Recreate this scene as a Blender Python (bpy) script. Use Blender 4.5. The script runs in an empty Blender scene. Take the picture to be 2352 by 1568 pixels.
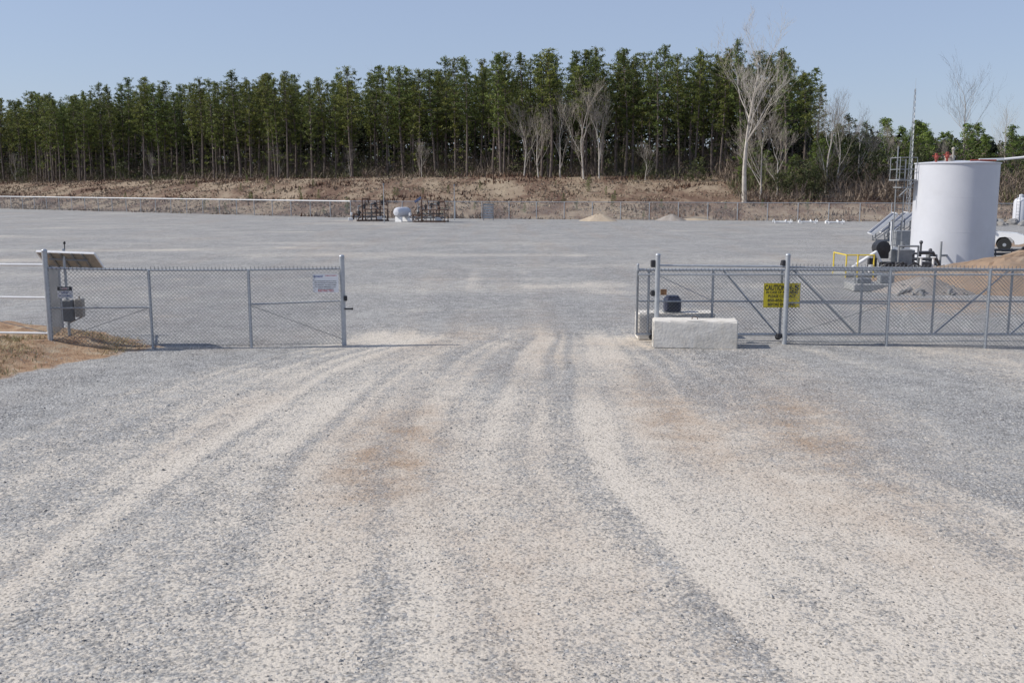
import bpy, math, random
import numpy as np
from mathutils import Vector, Matrix
R=math.radians
random.seed(7); rng=np.random.default_rng(7)
scene=bpy.context.scene
COL=scene.collection
scene.view_settings.view_transform='Standard'
scene.view_settings.look='None'
scene.view_settings.exposure=0

# ---------------------------------------------------------------- materials
def new_mat(name):
    m=bpy.data.materials.new(name); m.use_nodes=True
    nt=m.node_tree; b=nt.nodes['Principled BSDF']
    return m,nt,b
def mixrgb(nt,fac,a,b,blend='MIX'):
    n=nt.nodes.new('ShaderNodeMix'); n.data_type='RGBA'; n.blend_type=blend
    for idx,val in ((0,fac),(6,a),(7,b)):
        if hasattr(val,'is_linked') or hasattr(val,'links'):
            nt.links.new(val,n.inputs[idx])
        elif isinstance(val,(int,float)): n.inputs[idx].default_value=val
        else: n.inputs[idx].default_value=(val[0],val[1],val[2],1)
    return n.outputs[2]
def math_n(nt,op,a,b=None,c=None,clamp=False):
    n=nt.nodes.new('ShaderNodeMath'); n.operation=op; n.use_clamp=clamp
    for i,val in enumerate((a,b,c)):
        if val is None: continue
        if isinstance(val,(int,float)): n.inputs[i].default_value=val
        else: nt.links.new(val,n.inputs[i])
    return n.outputs[0]
def noise(nt,vec,scale,detail=3,rough=.55):
    n=nt.nodes.new('ShaderNodeTexNoise'); n.inputs['Scale'].default_value=scale
    n.inputs['Detail'].default_value=detail; n.inputs['Roughness'].default_value=rough
    if vec is not None: nt.links.new(vec,n.inputs['Vector'])
    return n.outputs['Fac']
def ramp(nt,fac,stops):
    n=nt.nodes.new('ShaderNodeValToRGB'); cr=n.color_ramp
    while len(cr.elements)<len(stops): cr.elements.new(.5)
    for e,(p,c) in zip(cr.elements,stops):
        e.position=p; e.color=(c[0],c[1],c[2],1) if not isinstance(c,(int,float)) else (c,c,c,1)
    nt.links.new(fac,n.inputs[0]); return n.outputs[0]
def surf(name,c1,c2=None,scale=6,rough=.6,metal=0,bump=.1,dirt=None):
    m,nt,b=new_mat(name)
    tc=nt.nodes.new('ShaderNodeTexCoord').outputs['Object']
    c2=c2 or tuple(x*.8 for x in c1)
    n=noise(nt,tc,scale,5,.6)
    f=ramp(nt,n,[(.35,0.),(.65,1.)])
    col=mixrgb(nt,f,c1,c2)
    if dirt:
        n2=noise(nt,tc,scale*.35,4,.7)
        col=mixrgb(nt,ramp(nt,n2,[(.5,0.),(.72,.75)]),col,dirt)
    nt.links.new(col,b.inputs['Base Color'])
    b.inputs['Roughness'].default_value=rough; b.inputs['Metallic'].default_value=metal
    if bump:
        bp=nt.nodes.new('ShaderNodeBump'); bp.inputs['Strength'].default_value=bump; bp.inputs['Distance'].default_value=.02
        nt.links.new(noise(nt,tc,scale*4,4),bp.inputs['Height']); nt.links.new(bp.outputs[0],b.inputs['Normal'])
    return m
def leafy(name,dark,light,spread=.5,rough=.65,trans=0.0,randhue=None,objhue=None):
    m,nt,b=new_mat(name)
    a=nt.nodes.new('ShaderNodeAttribute'); a.attribute_name='Col'
    sep=nt.nodes.new('ShaderNodeSeparateColor'); nt.links.new(a.outputs['Color'],sep.inputs[0])
    oi=nt.nodes.new('ShaderNodeObjectInfo')
    if objhue:
        wn=nt.nodes.new('ShaderNodeTexWhiteNoise'); wn.noise_dimensions='1D'; nt.links.new(oi.outputs['Random'],wn.inputs['W'])
        light=mixrgb(nt,wn.outputs['Value'],light,objhue)
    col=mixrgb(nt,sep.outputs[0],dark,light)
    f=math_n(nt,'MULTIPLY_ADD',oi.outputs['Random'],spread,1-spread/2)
    mul=nt.nodes.new('ShaderNodeVectorMath'); mul.operation='SCALE'
    nt.links.new(col,mul.inputs[0]); nt.links.new(f,mul.inputs['Scale'])
    out=mul.outputs[0]
    if randhue:
        out=mixrgb(nt,math_n(nt,'MULTIPLY',sep.outputs[1],1.0),out,randhue)
    nt.links.new(out,b.inputs['Base Color']); b.inputs['Roughness'].default_value=rough
    b.inputs['Specular IOR Level'].default_value=.25
    if trans:
        t=nt.nodes.new('ShaderNodeBsdfTranslucent'); nt.links.new(out,t.inputs['Color'])
        ms=nt.nodes.new('ShaderNodeMixShader'); ms.inputs[0].default_value=trans
        nt.links.new(b.outputs[0],ms.inputs[1]); nt.links.new(t.outputs[0],ms.inputs[2])
        nt.links.new(ms.outputs[0],nt.nodes['Material Output'].inputs['Surface'])
    return m

M={}
M['galv']=surf('galvanized_steel',(.46,.48,.50),(.36,.38,.41),12,.42,.4,.04)
M['wire']=surf('galvanized_wire',(.17,.18,.20),(.11,.12,.135),3,.5,.2,0)
M['whitepipe']=surf('white_pipe',(.80,.80,.80),(.72,.72,.72),4,.4,0,.02)
M['white']=surf('white_tank_paint',(.57,.58,.62),(.53,.54,.58),.8,.42,0,.02,dirt=(.48,.48,.50))
M['concrete']=surf('whitened_concrete',(.72,.685,.625),(.64,.60,.54),4,.85,0,.5,dirt=(.52,.475,.40))
M['grayconc']=surf('gray_concrete',(.38,.38,.37),(.28,.28,.27),4,.9,0,.4)
M['black']=surf('black_plastic',(.018,.018,.022),(.03,.03,.034),8,.45,0,.05)
M['navy']=surf('dark_blue_plastic',(.015,.02,.045),(.025,.03,.06),8,.45,0,.05)
M['rust']=surf('rusty_brown_steel',(.15,.09,.065),(.075,.048,.038),5,.75,.1,.2)
M['gray']=surf('gray_paint',(.28,.29,.30),(.22,.23,.24),6,.5,.1,.05)
M['midgray']=surf('weathered_gray_paint',(.17,.175,.18),(.13,.135,.14),6,.5,.1,.05)
M['darkgray']=surf('dark_gray_paint',(.09,.09,.10),(.06,.06,.065),6,.5,.1,.05)
M['beige']=surf('beige_paint',(.38,.35,.30),(.32,.29,.25),6,.5,0,.05)
M['yellow']=surf('yellow_paint',(.72,.55,.05),(.62,.45,.04),8,.5,0,.04)
M['signyellow']=surf('yellow_sign_face',(.80,.64,.03),(.74,.58,.03),8,.4,0,.0)
M['signwhite']=surf('white_sign_face',(.78,.78,.79),(.72,.72,.74),8,.4,0,.0)
M['signred']=surf('red_sign_paint',(.5,.02,.03),(.42,.02,.03),8,.4,0,.0)
M['signblue']=surf('blue_sign_paint',(.03,.08,.3),(.03,.07,.25),8,.4,0,.0)
M['brownsign']=surf('brown_sign_face',(.35,.18,.08),(.28,.14,.06),8,.5,0,.0)
M['red']=surf('red_valve_paint',(.34,.06,.04),(.24,.05,.035),8,.55,0,.03)
M['cell']=surf('solar_cells',(.02,.03,.06),(.03,.04,.09),20,.2,.1,.0)
M['panelback']=surf('panel_backing',(.42,.38,.32),(.32,.29,.25),10,.5,.0,.0)
M['glass']=surf('dark_glass',(.02,.025,.03),(.03,.035,.04),2,.08,.0,.0)
M['carwhite']=surf('white_car_paint',(.85,.85,.85),(.83,.83,.83),2,.2,0,.0)
M['tyre']=surf('tyre_rubber',(.02,.02,.02),(.03,.03,.03),12,.85,0,.1)
M['rock']=surf('gray_rock',(.27,.265,.26),(.16,.16,.16),2.5,.9,0,.8,dirt=(.31,.27,.23))
M['sandpile']=surf('tan_sand',(.44,.36,.27),(.36,.29,.215),3,.95,0,.4)
M['gravelpile']=surf('gray_tan_gravel',(.32,.29,.265),(.25,.21,.175),1.2,.95,0,.6)
M['reddirt']=surf('brown_tan_dirt',(.30,.205,.135),(.23,.165,.115),1.6,.95,0,.9,dirt=(.33,.28,.22))
M['bark']=surf('pine_bark',(.18,.145,.125),(.085,.068,.058),3,.95,0,.5)
M['palebark']=surf('pale_gray_bark',(.56,.52,.46),(.38,.34,.30),2,.9,0,.3)
M['twig']=surf('gray_twigs',(.38,.34,.29),(.27,.235,.20),2,.9,0,.0)
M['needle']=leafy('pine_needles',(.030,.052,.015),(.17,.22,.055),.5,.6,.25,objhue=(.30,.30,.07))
M['deep']=leafy('deep_wood_shade_foliage',(.012,.018,.010),(.05,.06,.028),.2,.8,.0)  # near-black leaf colors carry the shade of the wood's interior
M['young']=leafy('young_pine_needles',(.05,.085,.018),(.20,.26,.06),.5,.6,.25)
M['shrub']=leafy('evergreen_leaves',(.025,.035,.015),(.10,.11,.04),.4,.6,.1)
M['brush']=leafy('dry_brush',(.09,.068,.052),(.30,.24,.19),.2,.9,0,randhue=(.09,.11,.035))
M['drygrass']=leafy('dry_grass',(.15,.11,.08),(.42,.345,.25),.2,.9,0,randhue=(.12,.062,.042))
M['grass']=leafy('patchy_grass',(.26,.20,.10),(.50,.42,.26),.2,.9,0,randhue=(.13,.16,.05))
M['stone']=leafy('gravel_stones',(.15,.148,.145),(.56,.53,.49),.0,.85,0)

# ---------------------------------------------------------------- mesh builder
class MB:
    def __init__(s): s.v=[]; s.f=[]
    def add(s,vs,fs):
        o=len(s.v); s.v+= [tuple(v) for v in vs]; s.f+=[tuple(i+o for i in f) for f in fs]; return s
    def box(s,c,d,rot=(0,0,0),bev=0):
        m=Matrix.Rotation(rot[2],3,'Z')@Matrix.Rotation(rot[1],3,'Y')@Matrix.Rotation(rot[0],3,'X')
        hx,hy,hz=d[0]/2,d[1]/2,d[2]/2
        if bev<=0:
            vs=[Vector((x*hx,y*hy,z*hz)) for z in(-1,1) for y in(-1,1) for x in(-1,1)]
            fs=[(0,2,3,1),(4,5,7,6),(0,1,5,4),(1,3,7,5),(3,2,6,7),(2,0,4,6)]
        else:
            b=bev; vs=[];fs=[]
            ring=lambda ix,iy,z:[Vector(p+(z,)) for p in ((-ix+b,-iy),(ix-b,-iy),(ix,-iy+b),(ix,iy-b),(ix-b,iy),(-ix+b,iy),(-ix,iy-b),(-ix,-iy+b))]
            vs=ring(hx-b*.7,hy-b*.7,-hz)+ring(hx,hy,-hz+b)+ring(hx,hy,hz-b)+ring(hx-b*.7,hy-b*.7,hz)
            fs=[tuple(range(7,-1,-1)),tuple(range(24,32))]
            for k in range(3):
                for i in range(8):
                    j=(i+1)%8; fs.append((k*8+i,k*8+j,k*8+8+j,k*8+8+i))
        C=Vector(c); s.add([C+m@v for v in vs],fs); return s
    def tube(s,p0,p1,r0,r1=None,n=8,caps=True):
        if r1 is None: r1=r0
        p0=Vector(p0);p1=Vector(p1); d=(p1-p0)
        if d.length<1e-6: return s
        d.normalize(); a=d.orthogonal().normalized(); b=d.cross(a)
        vs=[]
        for p,r in((p0,r0),(p1,r1)):
            for i in range(n):
                t=2*math.pi*i/n; vs.append(p+a*(math.cos(t)*r)+b*(math.sin(t)*r))
        fs=[(i,(i+1)%n,n+(i+1)%n,n+i) for i in range(n)]
        if caps: fs+=[tuple(range(n-1,-1,-1)),tuple(range(n,2*n))]
        s.add(vs,fs); return s
    def path(s,pts,r,n=8):
        for a,b in zip(pts[:-1],pts[1:]): s.tube(a,b,r,n=n)
        for p in pts[1:-1]: s.ball(p,r*1.02,6,4)
        return s
    def lathe(s,prof,n=24,c=(0,0,0),axis='Z',cap=True):
        vs=[];fs=[]
        for r,z in prof:
            for i in range(n):
                t=2*math.pi*i/n; x,y=r*math.cos(t),r*math.sin(t)
                p=(x,y,z) if axis=='Z' else ((z,x,y) if axis=='X' else (x,z,y))
                vs.append((c[0]+p[0],c[1]+p[1],c[2]+p[2]))
        for k in range(len(prof)-1):
            for i in range(n): j=(i+1)%n; fs.append((k*n+i,k*n+j,(k+1)*n+j,(k+1)*n+i))
        if cap:
            fs.append(tuple(range(n-1,-1,-1))); fs.append(tuple(range((len(prof)-1)*n,len(prof)*n)))
        s.add(vs,fs); return s
    def ball(s,c,r,seg=10,rings=6,sc=(1,1,1)):
        vs=[(c[0],c[1],c[2]-r*sc[2])];fs=[]
        for k in range(1,rings):
            ph=-math.pi/2+math.pi*k/rings
            for i in range(seg):
                t=2*math.pi*i/seg
                vs.append((c[0]+r*sc[0]*math.cos(ph)*math.cos(t),c[1]+r*sc[1]*math.cos(ph)*math.sin(t),c[2]+r*sc[2]*math.sin(ph)))
        vs.append((c[0],c[1],c[2]+r*sc[2])); L=len(vs)-1
        for i in range(seg):
            j=(i+1)%seg; fs.append((0,1+j,1+i)); fs.append((L,1+(rings-2)*seg+i,1+(rings-2)*seg+j))
            for k in range(rings-2): fs.append((1+k*seg+i,1+k*seg+j,1+(k+1)*seg+j,1+(k+1)*seg+i))
        s.add(vs,fs); return s
    def prism(s,poly,y0,y1):
        n=len(poly); vs=[(x,y0,z) for x,z in poly]+[(x,y1,z) for x,z in poly]
        fs=[tuple(range(n)),tuple(range(2*n-1,n-1,-1))]+[(i,n+i,n+(i+1)%n,(i+1)%n) for i in range(n)]
        s.add(vs,fs); return s
    def mesh(s,name,mat,smooth=False):
        me=bpy.data.meshes.new(name); me.from_pydata(s.v,[],s.f); me.materials.append(mat)
        if smooth:
            me.polygons.foreach_set('use_smooth',[True]*len(me.polygons))
            me.update()
        return me
    def part(s,name,mat,parent,smooth=False,loc=(0,0,0),rot=(0,0,0),label=None):
        o=bpy.data.objects.new(name,s.mesh(name,mat,smooth)); COL.objects.link(o)
        o.parent=parent; o.location=loc; o.rotation_euler=rot
        if label: o['label']=label
        if smooth:
            md=o.modifiers.new('split','EDGE_SPLIT'); md.split_angle=R(40)
        return o
    def top(s,name,mat,label,cat,loc=(0,0,0),rot=(0,0,0),group=None,smooth=False):
        o=s.part(name,mat,None,smooth,loc,rot); tag(o,label,cat,group); return o
def tag(o,label,cat,group=None):
    o['label']=label; o['category']=cat
    if group: o['group']=group
def thing(name,label,cat,loc=(0,0,0),rot=(0,0,0),group=None):
    e=bpy.data.objects.new(name,None); COL.objects.link(e); e.location=loc; e.rotation_euler=rot
    e.empty_display_size=.2; tag(e,label,cat,group); return e
def soup(name,V,k,mat,col=None,smooth=False):
    V=np.asarray(V,dtype=np.float32); nv=len(V); nf=nv//k
    me=bpy.data.meshes.new(name)
    me.vertices.add(nv); me.vertices.foreach_set('co',V.ravel())
    me.loops.add(nv); me.loops.foreach_set('vertex_index',np.arange(nv,dtype=np.int32))
    me.polygons.add(nf); me.polygons.foreach_set('loop_start',np.arange(0,nv,k,dtype=np.int32))
    me.polygons.foreach_set('loop_total',np.full(nf,k,dtype=np.int32))
    me.update(calc_edges=True); me.materials.append(mat)
    if col is not None: setcol(me,np.repeat(col,k,axis=0))
    return me
def setcol(me,c,name='Col'):
    a=me.color_attributes.new(name,'FLOAT_COLOR','POINT')
    c=np.asarray(c,dtype=np.float32)
    full=np.ones((len(me.vertices),4),dtype=np.float32); full[:,:c.shape[1]]=c
    a.data.foreach_set('color',full.ravel())

# ---------------------------------------------------------------- numeric noise
def vnoise(x,y,seed=0):
    g=np.random.default_rng(seed).random((256,256))
    xi=np.floor(x).astype(int);yi=np.floor(y).astype(int); fx=x-xi;fy=y-yi
    fx=fx*fx*(3-2*fx);fy=fy*fy*(3-2*fy)
    a=g[xi%256,yi%256];b=g[(xi+1)%256,yi%256];c=g[xi%256,(yi+1)%256];d=g[(xi+1)%256,(yi+1)%256]
    return (a*(1-fx)+b*fx)*(1-fy)+(c*(1-fx)+d*fx)*fy
def fbm(x,y,seed=0,o=4):
    s=0;a=.5;t=0
    for i in range(o): s=s+a*vnoise(x*2**i,y*2**i,seed+i); t+=a; a*=.5
    return s/t
def sst(a,b,x):
    t=np.clip((x-a)/(b-a),0,1); return t*t*(3-2*t)

FX=[-260,-150,-78,-18,38,90,200]; FY=[250,203,153,112,100.5,94,90]
def fence_y(x): return np.interp(x,FX,FY)
VY=[8,17,19.3,21,23.2,24.2,25.5,27,29]; VX=[-19,-12,-10.0,-9.3,-8.4,-9.0,-10.5,-15,-24]
def tz(x,y):
    x=np.asarray(x,float);y=np.asarray(y,float)
    d=y-fence_y(x)
    t=np.clip((d-1)/27,0,1); t=.5*t+.5*t*t*(3-2*t)
    h=4.6*np.interp(x,[-200,-100,0,40,60,120],[.8,.85,1,1,.7,.6])
    z=t*h+ np.clip(d-28,0,400)*.012
    z=z+sst(2,10,d)*(fbm(x*.22,y*.22,31)-.5)*.5
    xb=np.interp(y,VY,VX)
    m=sst(.2,2.2,xb-x)*sst(6,14,y)*(y<32)
    z=z+m*(.08+.34*fbm(x*.9,y*.9,5))
    z=z+(fbm(x*.35,y*.35,77)-.5)*.05*(y<40)
    return z

# ---------------------------------------------------------------- ground
def build_ground():
    xs=np.concatenate([[-900,-600,-400,-300,-240],np.arange(-200,-16,2.2),np.arange(-16,16,.09),np.arange(16,90,2.0),[100,120,150,200,300,450,700,900]])
    ys=np.concatenate([[-200,-80,-30,-10,0],np.arange(3,32,.13),np.arange(32,90,1.0),np.arange(90,250,1.3),[260,280,320,400,520,700,1000,1500]])
    X,Y=np.meshgrid(xs,ys); Z=tz(X,Y)
    nx,ny=len(xs),len(ys)
    V=np.stack([X.ravel(),Y.ravel(),Z.ravel()],1)
    i=np.arange(nx-1);j=np.arange(ny-1); I,J=np.meshgrid(i,j); a=(J*nx+I).ravel()
    F=np.stack([a,a+1,a+nx+1,a+nx],1)
    me=bpy.data.meshes.new('ground')
    me.vertices.add(len(V)); me.vertices.foreach_set('co',V.astype(np.float32).ravel())
    me.loops.add(F.size); me.loops.foreach_set('vertex_index',F.astype(np.int32).ravel())
    me.polygons.add(len(F)); me.polygons.foreach_set('loop_start',np.arange(0,F.size,4,dtype=np.int32))
    me.polygons.foreach_set('loop_total',np.full(len(F),4,dtype=np.int32))
    me.polygons.foreach_set('use_smooth',np.ones(len(F),dtype=bool))
    me.update(calc_edges=True)
    x=V[:,0];y=V[:,1]
    sand,warm=sand_mask(x,y)
    d=y-fence_y(x)
    xb=np.interp(y,VY,VX)
    dirt=sst(-.3,.6,xb-x+(fbm(x*1.2,y*1.2,9)-.5)*1.2)*(y<32)*(y>5)
    dirt=np.maximum(dirt,.5*np.exp(-((x-14)/5)**2-((y-31)/3.5)**2))
    bank=sst(-.6,1.5,d+(fbm(x*.3,y*.3,12)-.5)*2)
    setcol(me,np.stack([sand,dirt,bank,warm],1),'Mask')
    m,nt,b=new_mat('gravel_and_dirt_ground')
    L=nt.links
    geo=nt.nodes.new('ShaderNodeNewGeometry').outputs['Position']
    at=nt.nodes.new('ShaderNodeAttribute'); at.attribute_name='Mask'
    sep=nt.nodes.new('ShaderNodeSeparateColor'); L.new(at.outputs['Color'],sep.inputs[0])
    def vor(scale,feat='F1'):
        v=nt.nodes.new('ShaderNodeTexVoronoi'); v.inputs['Scale'].default_value=scale; L.new(geo,v.inputs['Vector']); return v
    v1=vor(26); v2=vor(46); v3=vor(58)
    s1=nt.nodes.new('ShaderNodeSeparateColor'); L.new(v1.outputs['Color'],s1.inputs[0])
    s2=nt.nodes.new('ShaderNodeSeparateColor'); L.new(v2.outputs['Color'],s2.inputs[0])
    s3=nt.nodes.new('ShaderNodeSeparateColor'); L.new(v3.outputs['Color'],s3.inputs[0])
    stops=[(0,(.17,.167,.163)),(.3,(.295,.292,.287)),(.7,(.41,.404,.394)),(1,(.66,.645,.62))]
    big=mixrgb(nt,1.0,ramp(nt,s1.outputs[0],stops),ramp(nt,v1.outputs['Distance'],[(.25,1.),(.75,.50)]),'MULTIPLY')
    small=mixrgb(nt,1.0,ramp(nt,s3.outputs[0],stops),ramp(nt,v3.outputs['Distance'],[(.25,1.),(.75,.55)]),'MULTIPLY')
    stone=mixrgb(nt,ramp(nt,s1.outputs[1],[(.50,0.),(.56,1.)]),big,small)
    nlow=noise(nt,geo,.35,6,.65)
    stone=mixrgb(nt,ramp(nt,nlow,[(.42,0.),(.66,.5)]),stone,(.43,.415,.385))
    nfar=noise(nt,geo,.09,5,.65)
    stone=mixrgb(nt,ramp(nt,nfar,[(.35,.0),(.7,.3)]),stone,(.29,.29,.293))
    nmid=noise(nt,geo,2.2,5,.75)
    stone=mixrgb(nt,1.0,stone,ramp(nt,nmid,[(.32,.78),(.5,1.0),(.68,1.2)]),'MULTIPLY')
    # sand fines with small pebbles
    nf=noise(nt,geo,60,3,.6)
    sandc=mixrgb(nt,nf,(.69,.625,.54),(.50,.455,.39))
    warmf=math_n(nt,'MULTIPLY',at.outputs['Alpha'],ramp(nt,noise(nt,geo,1.3,5,.75),[(.38,.3),(.62,1.)]))
    sandc=mixrgb(nt,warmf,sandc,(.38,.28,.20))
    stone=mixrgb(nt,math_n(nt,'MULTIPLY',warmf,.55),stone,(.32,.245,.185))
    peb=ramp(nt,s2.outputs[1],[(.0,.5),(.16,.66),(.22,1.),(1,1.05)])
    sandc=mixrgb(nt,1.0,sandc,peb,'MULTIPLY')
    nb=noise(nt,geo,15,5,.8); nb2=noise(nt,geo,3.2,4,.65)
    f=math_n(nt,'ADD',sep.outputs[0],math_n(nt,'MULTIPLY',math_n(nt,'SUBTRACT',nb,.5),3.2))
    f=math_n(nt,'ADD',f,math_n(nt,'MULTIPLY',math_n(nt,'SUBTRACT',nb2,.5),.9))
    f=math_n(nt,'MULTIPLY_ADD',math_n(nt,'SUBTRACT',f,.5),2.4,.5,clamp=True)
    col=mixrgb(nt,f,stone,sandc)
    # dirt verge
    nd=noise(nt,geo,2.5,6,.7)
    dirtc=ramp(nt,nd,[(.34,(.21,.125,.075)),(.5,(.36,.235,.145)),(.68,(.45,.36,.255))])
    fd=math_n(nt,'MULTIPLY_ADD',math_n(nt,'SUBTRACT',math_n(nt,'ADD',sep.outputs[1],math_n(nt,'SUBTRACT',nb2,.5)),.5),2.5,.5,clamp=True)
    col=mixrgb(nt,fd,col,dirtc)
    # embankment
    mp=nt.nodes.new('ShaderNodeMapping'); mp.inputs['Scale'].default_value=(.8,.35,1.0); L.new(geo,mp.inputs[0])
    nk=noise(nt,mp.outputs[0],.22,7,.7)
    bankc=ramp(nt,nk,[(.36,(.10,.06,.045)),(.46,(.18,.12,.085)),(.54,(.28,.215,.155)),(.70,(.36,.29,.21))])
    col=mixrgb(nt,sep.outputs[2],col,bankc)
    L.new(col,b.inputs['Base Color']); b.inputs['Roughness'].default_value=.92; b.inputs['Specular IOR Level'].default_value=.2
    inv=math_n(nt,'SUBTRACT',1,math_n(nt,'MULTIPLY',v1.outputs['Distance'],1.0))
    inv=math_n(nt,'MULTIPLY',inv,math_n(nt,'MULTIPLY_ADD',f,-.6,1))
    hh=math_n(nt,'ADD',inv,math_n(nt,'MULTIPLY',nb,.9))
    bp=nt.nodes.new('ShaderNodeBump'); bp.inputs['Strength'].default_value=.8; bp.inputs['Distance'].default_value=.02
    L.new(hh,bp.inputs['Height']); L.new(bp.outputs[0],b.inputs['Normal'])
    me.materials.append(m)
    o=bpy.data.objects.new('ground',me); COL.objects.link(o); o['kind']='structure'
    o['label']='gray gravel yard with pale sandy wheel tracks'; 
def sand_mask(x,y):
    u=np.clip(24.5-y,0,40)
    xl=-4.0-3.9*(1-np.exp(-u/3.2)) - .04*u
    xr=3.6+1.1*(1-np.exp(-u/3.0))+.30*np.clip(13-y,0,10)
    wob=(fbm(x*.5,y*.25,88)-.5)*.04
    w=(x-xl)/(xr-xl)+wob
    streak=vnoise(w*19+3,y*.09,3)*.40+vnoise(w*52,y*.13,4)*.60
    streak2=vnoise(w*6.5+8,y*.10,14)
    patch=fbm(x*.8,y*.6,19)
    inside=sst(-.03,.10,w)*(1-sst(.88,1.22,w))
    near=sst(4,10,24.5-y)
    s=inside*(.45+.22*near+.95*(streak-.5)+.46*(streak2-.5)+.5*(patch-.5))
    s=s*(1-sst(24.0,28.5,y+(fbm(x*.5,y*.5,21)-.5)*4))
    side=sst(.92,1.1,w)*(1-sst(1.5,2.3,w))*(y<23.5)*(.14+.8*(vnoise(w*14,y*.12,41)-.4)+.5*(patch-.5))
    s=s+np.clip(side,0,1)
    s=s+.5*np.exp(-((x+3.4)/1.6)**2-((y-24.6)/1.1)**2)+.45*np.exp(-((x-3.0)/.9)**2-((y-24.0)/.8)**2)
    yard=sst(25,30,y)
    s=s+yard*np.clip(1.5*(fbm(x*.08,y*.28,51)-.53),0,.40)+yard*np.clip(1.6*(fbm(x*.3,y*.7,52)-.6),0,.4)
    tr=np.exp(-((x-(-1.2-.02*(y-24)))/.3)**2)+np.exp(-((x-(.6-.005*(y-24)))/.3)**2)+.6*np.exp(-((x-(-2.6-.05*(y-24)))/.25)**2)
    s=s+.26*tr*sst(23,26,y)*(1-sst(42,54,y))*vnoise(x*0.5,y*.35,55)*1.5
    ww=vnoise(w*12+2,y*.12,63)
    warm=np.clip(1.8*(streak2*.3+.3*ww+.4*fbm(x*.5,y*.25,61)-.50),0,.6)+.4*np.exp(-((x-3.2)/1.2)**2-((y-23.6)/1)**2)+.75*np.exp(-((x-4.0)/1.8)**2-((y-15.5)/4.5)**2)*(.5+ww)+.9*np.exp(-((x+1.75)/.65)**2-((y-13)/3.4)**2)*(.5+ww)
    return np.clip(s,0,1),np.clip(warm,0,1)
build_ground()

def stones():
    N=110000
    yy=6.2+ (rng.random(N)**1.5)*17
    xx=(rng.random(N)*2-1)*(yy*.56+1.2)
    s,_=sand_mask(xx,yy)
    cl=fbm(xx*1.6,yy*1.6,66)
    keep=rng.random(N)<(.85-.5*s)*np.clip((cl-.35)*4,.15,1)
    xx=xx[keep];yy=yy[keep];N=len(xx)
    r=.004+.014*rng.random(N)**2.4+ (rng.random(N)<.02)*.012
    zz=tz(xx,yy)+r*.1
    base=np.array([[1,0,0],[0,1,0],[-1,0,0],[0,-1,0],[0,0,1],[0,0,-1]],float)
    P=base[None]*(.7+.6*rng.random((N,6,1)))
    P=P+ (rng.random((N,6,3))-.5)*.5
    P*=r[:,None,None]; P[:,:,2]*=.65
    a=rng.random(N)*6.28; c,s_=np.cos(a)[:,None],np.sin(a)[:,None]
    px=P[:,:,0]*c-P[:,:,1]*s_; py=P[:,:,0]*s_+P[:,:,1]*c
    P=np.stack([px+xx[:,None],py+yy[:,None],P[:,:,2]+zz[:,None]],2)
    fs=np.array([[0,1,4],[1,2,4],[2,3,4],[3,0,4]])
    V=P[:,fs].reshape(-1,3)
    col=np.repeat(np.clip(rng.normal(.48,.3,(N,1)),0,1),4,axis=0)
    col=np.concatenate([col,col*0,col*0],1)
    me=soup('loose_gravel',V,3,M['stone'],col)
    o=bpy.data.objects.new('loose_gravel',me); COL.objects.link(o); o['kind']='stuff'
    tag(o,'loose gray gravel stones scattered over the entrance','gravel')
stones()

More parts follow.
